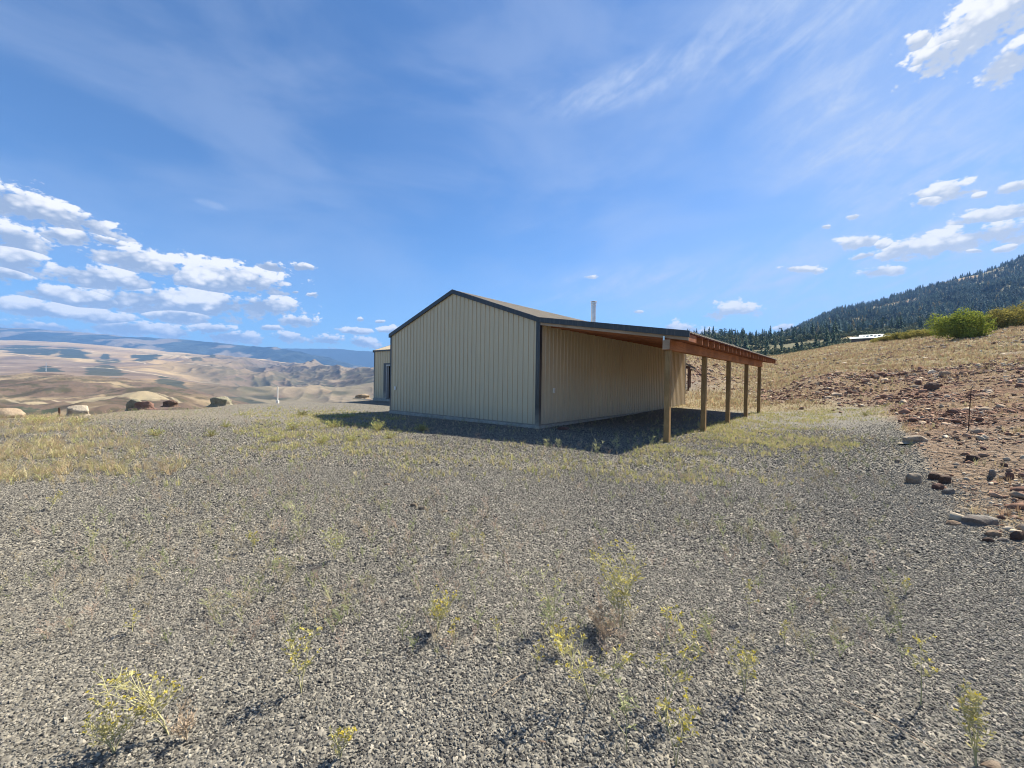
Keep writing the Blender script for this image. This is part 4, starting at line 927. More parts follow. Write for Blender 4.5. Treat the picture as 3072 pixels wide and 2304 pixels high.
# ------------------------------------------------------------------ crushed gravel: instanced stones near the camera, one object
def gravel():
    P = []
    for (d0, d1, dens, s0) in ((1.15, 3.6, 8200, .0060), (3.6, 7.5, 3700, .0078), (7.5, 17, 900, .0122)):
        umax = 2000/FPX; A = (d1*d1-d0*d0)*umax; n = int(A*dens)
        D = np.sqrt(RNG.uniform(d0*d0, d1*d1, n)); x = RNG.uniform(-umax, umax, n)*D
        s_ = s0*np.exp(RNG.normal(0, .28, n)); P.append(np.stack([x, D, s_], -1))
    P = np.concatenate(P); pk = sstep(.52, .66, fbm(P[:, 0]*.55+2, P[:, 1]*.35, 195, 4))*.3*sstep(4, 8, P[:, 1]); k = (RNG.random(len(P)) > pk) & (RNG.random(len(P)) > slope_mask(P[:, 0], P[:, 1])*.93) & (RNG.random(len(P)) > sstep(9, 17, P[:, 1])); P = P[k]
    bx, by = (P[:, 0]-CX)*gdir[0]+(P[:, 1]-CY)*gdir[1], (P[:, 0]-CX)*ndir[0]+(P[:, 1]-CY)*ndir[1]
    P = P[~((bx < .05) & (by > -.06))]
    s_ = P[:, 2]*(1+.25*(fbm(P[:, 0]*.6, P[:, 1]*.6, 191, 3)-.5)*2)
    me = bpy.data.meshes.new('gravel'); me.vertices.add(len(P))
    me.vertices.foreach_set('co', np.stack([P[:, 0], P[:, 1], H(P[:, 0], P[:, 1])+s_*.18], -1).astype(np.float32).ravel())
    a = me.attributes.new('sc', 'FLOAT', 'POINT'); a.data.foreach_set('value', s_.astype(np.float32)); me.update()
    m, nt, b = new_mat('gravel_stone'); n = N(nt); f = n.objrand()
    c = n.ramp(f, [(0, (.040, .038, .036)), (.25, (.098, .092, .080)), (.55, (.178, .166, .138)), (.9, (.26, .24, .192)), (1, (.40, .36, .285))])
    big = n.noise(n.nt.nodes.new('ShaderNodeNewGeometry').outputs['Position'], .3, 4)
    c = n.mix(n.rng(big, .42, .68, 0, .3), c, c4((.25, .225, .18)))
    nt.links.new(c, b.inputs['Base Color']); b.inputs['Roughness'].default_value = .85
    me.materials.append(m); o = link('gravel', me)
    tag(o, 'grey crushed gravel stones covering the yard', 'gravel', kind='stuff')
    g = bpy.data.node_groups.new('gravel', 'GeometryNodeTree')
    g.interface.new_socket('Geometry', in_out='INPUT', socket_type='NodeSocketGeometry'); g.interface.new_socket('Geometry', in_out='OUTPUT', socket_type='NodeSocketGeometry')
    nd = g.nodes; L_ = g.links; gi = nd.new('NodeGroupInput'); go = nd.new('NodeGroupOutput')
    g2i = nd.new('GeometryNodeGeometryToInstance')
    for k in range(7):
        ico = nd.new('GeometryNodeMeshIcoSphere'); ico.inputs['Radius'].default_value = 1; ico.inputs['Subdivisions'].default_value = 1 if k % 2 else 2
        sp_ = nd.new('GeometryNodeSetPosition'); pos = nd.new('GeometryNodeInputPosition')
        nz = nd.new('ShaderNodeTexNoise'); nz.noise_dimensions = '4D'; nz.inputs['W'].default_value = 3.1*k+1; nz.inputs['Scale'].default_value = .9; nz.inputs['Detail'].default_value = 1.5
        L_.new(pos.outputs[0], nz.inputs['Vector'])
        vm = nd.new('ShaderNodeVectorMath'); vm.operation = 'SUBTRACT'; L_.new(nz.outputs['Color'], vm.inputs[0]); vm.inputs[1].default_value = (.5, .5, .5)
        v2 = nd.new('ShaderNodeVectorMath'); v2.operation = 'SCALE'; v2.inputs['Scale'].default_value = 2.3; L_.new(vm.outputs[0], v2.inputs[0])
        L_.new(ico.outputs[0], sp_.inputs['Geometry']); L_.new(v2.outputs[0], sp_.inputs['Offset'])
        tr = nd.new('GeometryNodeTransform'); tr.inputs['Scale'].default_value = [(1.2, .8, .62), (1, 1, .7), (1.35, .75, .55), (.9, .9, .8), (1.1, .7, .8), (1.3, .95, .5), (1, .85, .65)][k]
        sh = nd.new('GeometryNodeSetShadeSmooth'); sh.inputs['Shade Smooth'].default_value = False; mt = nd.new('GeometryNodeSetMaterial'); mt.inputs['Material'].default_value = m
        L_.new(sp_.outputs[0], tr.inputs[0]); L_.new(tr.outputs[0], sh.inputs[0]); L_.new(sh.outputs[0], mt.inputs[0]); L_.new(mt.outputs[0], g2i.inputs[0])
    iop = nd.new('GeometryNodeInstanceOnPoints'); iop.inputs['Pick Instance'].default_value = True; L_.new(gi.outputs[0], iop.inputs['Points']); L_.new(g2i.outputs[0], iop.inputs['Instance'])
    rv = nd.new('FunctionNodeRandomValue'); rv.data_type = 'FLOAT_VECTOR'; rv.inputs[0].default_value = (-.7, -.7, 0); rv.inputs[1].default_value = (.7, .7, 6.28)
    L_.new(rv.outputs[0], iop.inputs['Rotation'])
    na = nd.new('GeometryNodeInputNamedAttribute'); na.data_type = 'FLOAT'; na.inputs['Name'].default_value = 'sc'; L_.new(na.outputs[0], iop.inputs['Scale'])
    L_.new(iop.outputs[0], go.inputs[0])
    md = o.modifiers.new('gravel', 'NODES'); md.node_group = g
gravel()
# ------------------------------------------------------------------ plants
class PB:
    """plant builder: thin triangular stems plus small leaf / flower quads"""
    def __init__(s): s.sv = []; s.sf = []; s.lv = []; s.lf = []; s.fv = []; s.ff = []
    def seg(s, a, b, r0, r1):
        a = Vector(a); b = Vector(b); d = (b-a).normalized(); o = d.orthogonal().normalized(); q = d.cross(o); i = len(s.sv)
        for p, r_ in ((a, r0), (b, r1)):
            for k in range(3):
                t = 2.094*k; s.sv.append(tuple(p+(o*math.cos(t)+q*math.sin(t))*r_))
        for k in range(3): s.sf.append((i+k, i+(k+1) % 3, i+3+(k+1) % 3)); s.sf.append((i+k, i+3+(k+1) % 3, i+3+k))
    def leaf(s, p, d, L, w, r, which='l'):
        d = Vector(d).normalized(); sd = d.cross(Vector((r.uniform(-1, 1), r.uniform(-1, 1), r.uniform(-.3, 1)))).normalized()
        V_, F_ = (s.lv, s.lf) if which == 'l' else (s.fv, s.ff); i = len(V_); p = Vector(p)
        V_ += [tuple(p), tuple(p+d*L*.5+sd*w), tuple(p+d*L), tuple(p+d*L*.5-sd*w)]; F_ += [(i, i+1, i+2), (i, i+2, i+3)]
def weed(r, h_, spread=.35, nst=1, flowers=1.0, leaves=1.0, thick=.0022, nb=9, lean=(0, 0)):
    """branching wild-mustard / tarweed like plant"""
    pb = PB()
    for s_ in range(nst):
        a0 = r.uniform(0, 6.28); sp = spread*(.25 if nst == 1 else .8)*r.uniform(.3, 1)
        tip = Vector((math.cos(a0)*sp*h_+lean[0]*h_, math.sin(a0)*sp*h_+lean[1]*h_, h_*r.uniform(.8, 1)))
        pts = [Vector((tip.x*t**1.4, tip.y*t**1.4, tip.z*t)) + Vector((r.uniform(-.02, .02), r.uniform(-.02, .02), 0))*h_*t for t in [0, .25, .5, .75, 1]]
        for i in range(4): pb.seg(pts[i], pts[i+1], thick*(1-.18*i), thick*(1-.18*(i+1)))
        for b in range(nb):
            t = r.uniform(.22, .97); i = min(3, int(t*4)); p = pts[i].lerp(pts[i+1], t*4-i)
            a = r.uniform(0, 6.28); L = h_*r.uniform(.14, .36)*(1.15-t*.55)*(.6+spread); up = r.uniform(.55, 1.2)
            q = p+Vector((math.cos(a), math.sin(a), up)).normalized()*L; mid = p.lerp(q, .5)+Vector((0, 0, -.06*L)); pb.seg(p, mid, thick*.6, thick*.5); pb.seg(mid, q, thick*.5, thick*.35)
            for k in range(int(3*leaves+.5)):
                f = r.uniform(.15, 1); z = p.lerp(q, f); pb.leaf(z, (r.uniform(-1, 1), r.uniform(-1, 1), r.uniform(-.1, .9)), h_*r.uniform(.04, .09)+.007, h_*.008+.0022, r)
            for k in range(2):
                if r.random() < .75:
                    w = q+Vector((r.uniform(-1, 1), r.uniform(-1, 1), r.uniform(0, 1)))*L*.22; pb.seg(q.lerp(p, .3*k), w, thick*.4, thick*.3)
                    if r.random() < flowers*.45:
                        for _ in range(5): pb.leaf(w, (r.uniform(-1, 1), r.uniform(-1, 1), r.uniform(-.2, 1)), r.uniform(.007, .013), .0036, r, 'f')
                    else: pb.leaf(w, (r.uniform(-1, 1), r.uniform(-1, 1), 1), .018, .003, r)
            if r.random() < flowers*.5:
                for _ in range(5): pb.leaf(q, (r.uniform(-1, 1), r.uniform(-1, 1), r.uniform(-.2, 1)), r.uniform(.008, .014), .004, r, 'f')
    return pb
M_STEM = leafy('weed_stem', (.50, .47, .26), .25, .15); M_LEAF = leafy('weed_leaf', (.50, .45, .19), .3, .4); M_FLOW = leafy('yellow_petals', (.66, .55, .10), .2, .4)
M_DRY = leafy('dry_stem', (.50, .39, .27), .25, .2); M_DRYL = leafy('dry_leaf', (.52, .40, .28), .25, .3); M_PALE = leafy('pale_leaf', (.46, .47, .25), .2, .4)
def put_weed(u, vb, vt, label, seed, spread=.4, nst=1, flowers=.6, leaves=1., dry=False, nb=10, group='yellow-flowered weeds in the foreground gravel', lean=0, name='weed', cat='weed'):
    p = on_ground(u, vb); h_ = (vb-vt)/ppm(p)*1.0
    # the top is seen from above: correct the height for the downward view
    h_ = h_/max(.5, math.cos(math.atan2(EYE, math.hypot(p[0], p[1])))**.5)
    r = random.Random(seed); pb = weed(r, h_, spread, nst, flowers, leaves*1.1, .0026+.0014*min(1, h_), nb, (lean, 0))
    e = empty(name, p, label, cat, group, 0)
    link('stem', np_mesh('stem', pb.sv, pb.sf, M_DRY if dry else M_STEM), e)
    if pb.lf: link('leaves', np_mesh('leaves', pb.lv, pb.lf, M_DRYL if dry else (M_PALE if flowers < .3 else M_LEAF)), e)
    if pb.ff: link('flowers', np_mesh('flowers', pb.fv, pb.ff, M_FLOW), e)
    return e
for i, a in enumerate([
 (505, 2205, 1985, 'tallest branching yellow-flowered weed near the bottom left corner', .75, 3, .9, 1.),
 (342, 2262, 2140, 'low spreading pale weed left of the tall flowering weed at the bottom left', .95, 4, .3, .9),
 (903, 2080, 1890, 'slender upright yellow-flowered weed casting a long shadow left of the picture centre', .35, 2, .95, 1.),
 (1020, 2278, 2190, 'small yellow-green sprig at the bottom edge left of centre', .5, 2, .5, .9),
 (279, 1641, 1552, 'single-stalked green-topped weed on the left gravel below the straw patch', .35, 1, .2, 1.2),
 (149, 1532, 1478, 'small yellowish forked weed near the left edge', .9, 2, .3, .9),
 (760, 1657, 1588, 'small upright yellow-green weed left of centre beyond the bare gravel', .4, 2, .3, 1.2),
 (1004, 1679, 1585, 'fan-shaped pale green weed right of the small upright one', .8, 3, .15, 1.1),
 (820, 1717, 1640, 'thin pale sprig between two small green weeds left of centre', .3, 1, .2, .7),
 (396, 1901, 1822, 'sparse leggy weed with one orange-yellow flower on the left', .5, 1, .4, .5),
 (900, 1608, 1500, 'tall wispy pale weed with crossing stems in front of the gable', .55, 2, 0, .7),
 (1314, 1892, 1790, 'wide clump of yellow blossoms left of the central weeds', .9, 4, .9, 1.1),
 (1362, 1934, 1845, 'single orange-tipped flower stalk just right of the wide yellow clump', .15, 1, .8, .5),
 (1767, 2100, 1898, 'tall stalk with yellow flowers and sideways branches in the central patch', .75, 3, .9, .9),
 (1660, 1900, 1725, 'leaning bare-stemmed weed at the left of the central patch', .5, 2, .2, .8),
 (1862, 1885, 1670, 'bushiest tall green and yellow weed behind the central patch', .8, 5, .55, 1.3),
 (1998, 2142, 1878, 'tallest straight stalk with bright yellow flowers right of the central patch', .45, 2, .95, .9),
 (2028, 2300, 2122, 'upright yellow-flowered stalk at the bottom edge right of centre', .35, 2, .95, .8),
 (2234, 2082, 1932, 'short green-stemmed weed with yellow blossoms standing apart at right', .7, 2, .95, 1.),
 (2247, 1860, 1748, 'thin upright sprig behind the short yellow-flowered weed at right', .3, 1, .35, .8),
 (1881, 2262, 2068, 'pale feathery stalk without flowers left of the bottom-edge yellow one', .25, 1, 0, 1.5),
 (1678, 1958, 1876, 'small yellow-green tuft between the leaning weed and the tall central stalk', .7, 3, .7, 1.),
 (1447, 1648, 1596, 'tiny yellowish sprig on the gravel straight ahead of the gable corner', .25, 1, .4, .8),
 (1360, 1638, 1588, 'tiny pale sprig left of the other tiny sprig in front of the gable corner', .4, 1, .3, .8),
 (2762, 2120, 1918, 'lone slim weed with yellow tips in the right foreground', .3, 1, .8, 1.),
 (2354, 1940, 1860, 'short leafy yellow-green sprig between the right foreground weeds', .3, 1, .3, 1.6),
 (2928, 2300, 2100, 'tall yellow-green weed beside the cream-white rock at the bottom right corner', .35, 3, .4, 1.2),
 (2717, 1786, 1732, 'very small pale sprig farther back in the right gravel', .3, 1, .5, .7),
 (1492, 1925, 1850, 'faint thin sprig right of the wide yellow clump', .3, 1, .3, .6),
 (1610, 2010, 1930, 'small yellow-tipped sprig in the gravel left of the tall central stalk', .4, 1, .6, .8)]):
    put_weed(a[0], a[1], a[2], a[3], 300+i, a[4], a[5], a[6], a[7], nb=12 if a[5] > 1 else 10)
put_weed(1810, 1925, 1850, 'pinkish dried tangle of dead stems in the middle of the central weeds', 401, 1.2, 7, 0, 1.2, dry=True, group=None, name='dead_weed', nb=9)
put_weed(560, 2225, 2150, 'dried tan tangle beside the tall flowering weed at the bottom left', 402, 1.1, 5, 0, 1., dry=True, group=None, name='dead_weed', nb=8)
# dry stalks lying on the gravel
for i, (u, v, a, L, lab) in enumerate([(1530, 2060, .75, .26, 'pale dry stalk lying diagonally on the gravel below the centre'), (660, 1560, .2, .35, 'long thin pale stalk lying flat on the left gravel'), (2690, 2200, -1.05, .42, 'long curved dry grass stalk lying in the right foreground'), (440, 1945, -.1, .14, 'short straw lying on the gravel at left')]):
    p = on_ground(u, v); m = MB(); c_, s_ = math.cos(a), math.sin(a)
    m.tube([(-c_*L/2, -s_*L/2, .012), (-c_*L*.1, -s_*L*.1+.008, .026), (c_*L/2, s_*L/2, .018)], [.0022, .002, .0012], 4); o = m.build('straw', M_DRY); o.location = p; tag(o, lab, 'straw', 'dry stalks lying on the gravel')
# bushy clumps near the building and over the left of the pad
def clump_template(seed, nst=34, flowers=.15):
    r = random.Random(seed); V_ = []; F_ = []; C_ = []
    for s_ in range(nst):
        a = r.uniform(0, 6.28); el = r.uniform(.12, 1.35); L = r.uniform(.55, 1.05); q = Vector((math.cos(a)*math.cos(el), math.sin(a)*math.cos(el), math.sin(el)))*L
        q.z *= .8
        pb = PB(); b0 = Vector((math.cos(a), math.sin(a), 0))*.12*r.random(); m_ = b0.lerp(q, .5)+Vector((0, 0, .08)); pb.seg(b0, m_, .010, .008); pb.seg(m_, q, .008, .005)
        for k in range(13):
            f = r.uniform(.25, 1.05); z = b0.lerp(q, f)+Vector((r.gauss(0, .05), r.gauss(0, .05), r.gauss(0, .04)+.08*(1-abs(2*f-1)))); z.z = max(.01, z.z)
            pb.leaf(z, (r.uniform(-1, 1)+q.x, r.uniform(-1, 1)+q.y, r.uniform(0, 1.4)), r.uniform(.06, .13), r.uniform(.012, .024), r)
        for (vv, ff, kind) in ((pb.sv, pb.sf, 0), (pb.lv, pb.lf, 1)):
            b = len(V_); V_ += vv; F_ += [tuple(i+b for i in f) for f in ff]
            C_ += [((.40, .33, .16) if kind == 0 else random.Random(i//4+s_*50).choice([(.40, .42, .15), (.50, .48, .19), (.30, .36, .12), (.56, .50, .22)])) for i in range(len(vv))]
    return np.array(V_), np.array(F_), np.array(C_)
CL = [clump_template(s) for s in range(4)]
M_CLUMP = leafy('clump_leaf', (0, 0, 0), byattr=True, trans=.35)
for i, (u, v, w, hh, lab, tint) in enumerate([
 (470, 1308, 52, 34, 'yellow-green weed clump in the middle of the left gravel', 1.0), (632, 1310, 48, 30, 'greenest low weed clump on the gravel left of the building', .8), (676, 1282, 36, 24, 'small weed clump just behind the greenest one', .95),
 (823, 1324, 60, 30, 'low spreading weed clump left of the brightest clump', 1.05), (880, 1290, 50, 38, 'tall pale weed clump between the pad edge and the building shadow', 1.1), (964, 1330, 64, 36, 'brightest yellow-green weed clump nearest the camera before the gable', 1.1),
 (1050, 1324, 70, 32, 'wide pale weed clump right of the brightest clump', 1.1), (1000, 1282, 70, 34, 'weed clump at the left tip of the building shadow', 1.05), (1134, 1294, 62, 46, 'tallest bushy weed clump rising in front of the gable shadow', 1.15),
 (1170, 1316, 54, 30, 'low weed clump in the sun just below the tallest bushy clump', 1.15), (1263, 1294, 50, 36, 'round green weed clump standing in the edge of the gable shadow', .85), (1100, 1318, 40, 24, 'small pale clump between the wide one and the tallest one', 1.1),
 (120, 1268, 80, 26, 'golden yellow weed patch below the cream boulder at the far left', 1.15), (236, 1268, 60, 22, 'bright yellow-green weed patch below the pale boulder', 1.1), (1035, 1252, 70, 18, 'low yellow weeds just left of the building beyond its shadow', 1.1),
 (1196, 1240, 26, 18, 'dark tuft at the left corner of the gable wall', .5), (905, 1248, 46, 22, 'dark green tuft with a black hollow near the pad edge', .5), (2595, 1248, 26, 16, 'small dark tuft at the foot of the red dirt bank', .6)]):
    p = on_ground(u, v); s_ = ppm(p); w_ = w/s_*.62; h_ = hh/s_*1.15; V_, F_, C_ = CL[i % 4]
    me = np_mesh('weed_clump', V_*np.array([w_, w_, h_]), F_, M_CLUMP, False, {'col': np.clip(C_*tint, 0, 1)}); o = link('weed_clump', me); o.location = p; o.rotation_euler = (0, 0, i*1.7)
    tag(o, lab, 'weed clump', 'weed clumps on the gravel pad')
# big bush and shrubs on the right skyline
def bush(u, v, w, hh, D, label, name, col, col2, seed, n=5200, leaf=.055, lob=14, group=None, cat='bush'):
    x = (u-1536)/FPX*D; z = float(H(x, D)); s_ = FPX/D; w_ = w/s_/2/1.16; h_ = hh/s_
    r = np.random.default_rng(seed); cen = np.stack([r.uniform(-.72, .72, lob), r.uniform(-.6, .6, lob), r.uniform(.25, .68, lob)], -1); cen[:, 2] *= np.sqrt(np.clip(1-cen[:, 0]**2*.9, .15, 1)); cr = r.uniform(.26, .42, lob)
    k = r.integers(0, lob, n); d = r.normal(0, 1, (n, 3)); d /= np.linalg.norm(d, axis=1)[:, None]
    P = cen[k]+d*(cr[k]*r.uniform(.5, 1.12, n)**.8)[:, None]; P[:, 2] = np.maximum(P[:, 2], r.uniform(0, .15, n)); P = P*np.array([w_, w_*.8, h_])
    a = r.normal(0, 1, (n, 3)); a /= np.linalg.norm(a, axis=1)[:, None]; b = np.cross(a, d+.3*r.normal(0, 1, (n, 3))); b /= np.linalg.norm(b, axis=1)[:, None]+1e-9
    sz = leaf*r.uniform(.6, 1.5, n)[:, None]; V_ = np.stack([P-a*sz, P+b*sz*.5, P+a*sz, P-b*sz*.5], 1).reshape(-1, 3); i = np.arange(n)*4
    F_ = np.concatenate([np.stack([i, i+1, i+2], -1), np.stack([i, i+2, i+3], -1)])
    t = np.repeat(np.clip(r.random(n)*.6+.4*r.random(lob)[k], 0, 1), 4)[:, None]; C_ = np.array(col)*(1-t)+np.array(col2)*t
    e = empty(name, (x, D, z-.05), label, cat, group)
    link('foliage', np_mesh('foliage', V_, F_, M_CLUMP, False, {'col': C_}), e)
    m = MB()
    for q in range(7):
        aa = q*.9; m.tube([(0.05*math.cos(aa), .05*math.sin(aa), -.1), (w_*.3*math.cos(aa), w_*.25*math.sin(aa), h_*.35), (w_*.6*math.cos(aa), w_*.5*math.sin(aa), h_*.7)], [.045, .03, .012], 5)
    m.build('trunk', M_BARK, e); return e
G1, G2 = (.15, .20, .035), (.42, .44, .08); Y1, Y2 = (.20, .19, .05), (.42, .35, .10)
bush(2874, 0, 158, 90, 58, 'large rounded bright green bush standing alone on the grassy rise', 'bush', G1, G2, 5, 17000, .11, 26)
for i, (u, w, hh, D, lab) in enumerate([(2985, 130, 62, 66, 'yellow-green shrub directly behind and right of the big round bush'), (3060, 150, 72, 66, 'tall olive shrub at the right edge of the photo'), (3170, 170, 80, 66, 'olive shrub beyond the right edge shrub'),
        (2760, 110, 30, 84, 'low yellow-green shrub just left of the big round bush'), (2700, 100, 26, 88, 'low autumn-coloured shrub below the separate pale roof'), (2640, 90, 20, 92, 'lowest leftmost shrub in the row under the farm roofs')]):
    bush(u, 0, w, hh, D, lab, 'shrub', Y1, Y2, 40+i, 7000, .12, 20, 'shrubs along the grassy skyline', 'shrub')
# grasses -------------------------------------------------------------
def tuft(seed, nb=9, spread=.45, w=.018):
    r = random.Random(seed); V_ = []; F_ = []
    for k in range(nb):
        a = r.uniform(0, 6.28); s_ = spread*r.uniform(.2, 1); h_ = r.uniform(.55, 1.05); b = (r.uniform(-.12, .12), r.uniform(-.12, .12)); i = len(V_); wx, wy = -math.sin(a)*w, math.cos(a)*w
        V_ += [(b[0]-wx, b[1]-wy, -.05), (b[0]+wx, b[1]+wy, -.05), (b[0]+math.cos(a)*s_*.35+wx*.8, b[1]+math.sin(a)*s_*.35+wy*.8, h_*.6), (b[0]+math.cos(a)*s_*.35-wx*.8, b[1]+math.sin(a)*s_*.35-wy*.8, h_*.6), (b[0]+math.cos(a)*s_, b[1]+math.sin(a)*s_, h_)]
        F_ += [(i, i+1, i+2), (i, i+2, i+3), (i+3, i+2, i+4)]
    return V_, F_
TF = [tuft(s, 9, .6, .017) for s in range(5)]; TW = [tuft(20+s, 9, .9, .024) for s in range(4)]
def grass_object(name, label, xs, ys, hs, cols_, T, cat='grass', trans=.35):
    n = len(xs); ci = RNG.integers(0, len(cols_), n); c0 = np.array(cols_)[ci]*RNG.uniform(.75, 1.2, n)[:, None]
    Vv, Ff, Id = scatter_mesh([t[0] for t in T], [t[1] for t in T], np.stack([xs, ys, H(xs, ys)], -1), np.stack([hs*RNG.uniform(.8, 1.3, n)]*2+[hs], -1), RNG.uniform(0, 6.28, n), sel=RNG.integers(0, len(T), n))
    tag(link(name, np_mesh(name, Vv, Ff, M_CLUMP, False, {'col': c0[Id]})), label, cat, kind='stuff')
def outside_bld(xs, ys, m=0.):
    bx = (xs-CX)*gdir[0]+(ys-CY)*gdir[1]; by = (xs-CX)*ndir[0]+(ys-CY)*ndir[1]
    return ~(((bx < .07+m) & (bx > -W-.07-m) & (by > -.07-m) & (by < LEN+m)) | ((bx < -W) & (bx > AX-.1) & (by > BY-.1) & (by < BY+BD+.1)))
xs, ys, us = scatter_pts(240000, 1400, 3600, 5, 120, .75)
gm_ = grass_mask(xs, ys)*np.maximum(slope_mask(xs, ys), sstep(20.5, 23.5, ys)*sstep(1700, 1900, us)); rm_ = red_mask(xs, ys)
k = (RNG.random(len(xs)) < gm_*(1-.6*rm_)*(.25+.9*sstep(.38, .6, fbm(xs*.8, ys*.8, 211, 3)))) & outside_bld(xs, ys); xs, ys = xs[k], ys[k]
hs = np.clip(RNG.uniform(.06, .25, len(xs))*(1+ys/80)*(.5+.5*sstep(21, 28, ys)*1.0+.5*sstep(20, 12, ys)), 0, .45)*np.where(ys < 13, .7, 1)*(.5+fbm(xs*.6, ys*.6, 215, 3))
grass_object('dry_grass', 'dry straw-coloured grass over the hillside and behind the lean-to', xs, ys, hs, [(.46, .37, .20), (.60, .50, .29), (.34, .25, .15), (.50, .36, .22), (.38, .37, .19), (.26, .17, .11), (.42, .28, .18)], TF)
rr_ = random.Random(9); SP = []
for s_ in range(8):
    pb = weed(rr_, 1., .7, 2, 0, 1.3, .010, 8); v_ = pb.sv+pb.lv; f_ = list(pb.sf)+[tuple(i+len(pb.sv) for i in f) for f in pb.lf]; v_ = np.array(v_); SP.append((v_, np.array(f_)))
# straw weeds over the left of the pad
def area(u, v, ru, rv, xs, ys, seed, rough=.6):
    c_ = on_ground(u, v); e1 = on_ground(u, v-rv); b = max(.3, abs(e1[1]-c_[1])); a = ru/FPX*c_[1]
    xx = xs-c_[0]*ys/c_[1]
    return sstep(1.15, .5, np.hypot(xx/a, (ys-c_[1])/b)+rough*(fbm(xs*.9, ys*.9, seed, 4)-.5)*2)
xs, ys, us = scatter_pts(60000, -700, 900, 6, 22, 1.4); m_ = np.maximum(area(150, 1370, 380, 80, xs, ys, 221), area(60, 1275, 260, 30, xs, ys, 222)); m_ = np.maximum(m_, area(330, 1400, 140, 60, xs, ys, 223)*.5)
k = (RNG.random(len(xs)) < m_*.30*(.2+1.2*sstep(.45, .6, fbm(xs*1.6, ys*1.6, 224, 3)))) & (H0(xs, ys) > -.6); xs, ys = xs[k], ys[k]
grass_object('straw_weeds', 'tan dried weeds spread over the left side of the gravel pad', xs, ys, RNG.uniform(.05, .20, len(xs)), [(.56, .46, .26), (.64, .55, .33), (.50, .47, .22), (.52, .39, .25)], SP+TW)
# low green-yellow cover beside the posts and round the building
xs, ys, us = scatter_pts(120000, 700, 2800, 6.5, 30, 1.2)
m_ = np.maximum.reduce([area(2230, 1290, 280, 46, xs, ys, 231), area(2080, 1345, 170, 34, xs, ys, 232)*.8, area(2440, 1250, 290, 26, xs, ys, 233), area(2050, 1420, 420, 75, xs, ys, 234)*.26, area(1480, 1400, 460, 75, xs, ys, 235)*.22,
    area(960, 1300, 260, 42, xs, ys, 236)*.6, area(1000, 1250, 190, 16, xs, ys, 237)*.8, area(820, 1240, 120, 20, xs, ys, 239)*.4])
k = (RNG.random(len(xs)) < m_*.85*(.2+1.1*sstep(.42, .62, fbm(xs*1.6, ys*1.6, 238, 3)))) & outside_bld(xs, ys); xs, ys = xs[k], ys[k]
bx = (xs-CX)*gdir[0]+(ys-CY)*gdir[1]; by = (xs-CX)*ndir[0]+(ys-CY)*ndir[1]; ok = ~((bx > .05) & (bx < 3.9) & (by > .8) & (RNG.random(len(xs)) > .12)); xs, ys = xs[ok], ys[ok]
grass_object('ground_weeds', 'low yellow-green weeds creeping over the gravel round the lean-to and building', xs, ys, RNG.uniform(.03, .13, len(xs)), [(.46, .43, .18), (.56, .50, .24), (.38, .39, .15), (.56, .47, .27)], TW)
# sparse sprigs everywhere on the open gravel
xs, ys, us = scatter_pts(9000, -200, 2750, 2.4, 22, 1.3)
k = (slope_mask(xs, ys) < .4) & outside_bld(xs, ys) & (RNG.random(len(xs)) < .25+1.0*sstep(.45, .65, fbm(xs*.7, ys*.7, 241, 3))) & (H0(xs, ys) > -.4); xs, ys = xs[k], ys[k]
n = len(xs); grass_object('sprigs', 'thin scattered pale green and tan sprigs growing through the gravel', xs, ys, RNG.uniform(.05, .17, n), [(.44, .44, .22), (.52, .44, .28), (.36, .40, .17), (.54, .42, .32)], SP, 'sprigs')
# weeds in the lean-to shade
for i, (u, v, vt, lab) in enumerate([(1637, 1345, 1312, 'leftmost pale sprig at the shadow edge below the building corner'), (1676, 1346, 1318, 'pale forked sprig second from the left along the shadow edge'), (1790, 1362, 1322, 'sprig near the tip of the lean-to shadow'),
        (1850, 1358, 1310, 'taller sprig at the tip of the lean-to shadow'), (1955, 1336, 1308, 'leafy sprig at the shadow edge left of the nearest post'), (2100, 1292, 1262, 'sprig at the foot of the second post')]):
    put_weed(u, v, vt, lab, 500+i, .7, 3, 0, 1.4, group='sprigs along the edge of the lean-to shadow', nb=8)
# ------------------------------------------------------------------ small upright things
def stick(name, u, v, vt, rad_, mat, label, cat, D=None, parts=None, lean=0, zfix=None):
    p = on_ground(u, v) if D is None else np.array([(u-1536)/FPX*D, D, 0])
    if D is not None: p[2] = zfix if zfix is not None else float(H(p[0], p[1]))
    h_ = (v-vt)/ppm(p); m = MB(); m.tube([(0, 0, -.3), (lean*h_*.5, 0, h_*.5), (lean*h_, 0, h_)], [rad_, rad_, rad_*.9], 6)
    o = m.build(name, mat); o.location = p; tag(o, label, cat); return o, h_
stick('fence_post', 178, 1236, 1205, .035, M_RUST, 'short dark rusty fence post left of the pale boulder', 'post', D=17.6)
stick('metal_stake', 2904, 1292, 1164, .012, M_RUST, 'thin leaning rusty metal stake on the stony right slope', 'stake', lean=.05)
o, h_ = stick('marker_pole', 833, 1194, 1130, .05, M_WHITE, 'thin pale marker pole at the pad edge left of the building', 'pole', D=30)
m = MB(); m.tube([(0, 0, -.4), (0, 0, .55)], [.13, .11], 8); m.build('pole_base', M_WHITE, o)
x = (563-1536)/FPX*27.5; put_tree(x, 27.5, float(H(x, 27.5))-.2, .75, 3, 'tiny dark conifer sapling at the pad edge right of the brown boulder', None, 1.)
D = 1450.; x = (138-1536)/FPX*D; zb = float(HILLS(138, D)); t = empty('power_pylon', (x, D, zb-2), 'tiny lattice pylon standing among dark trees on the far golden hills at left', 'pylon')
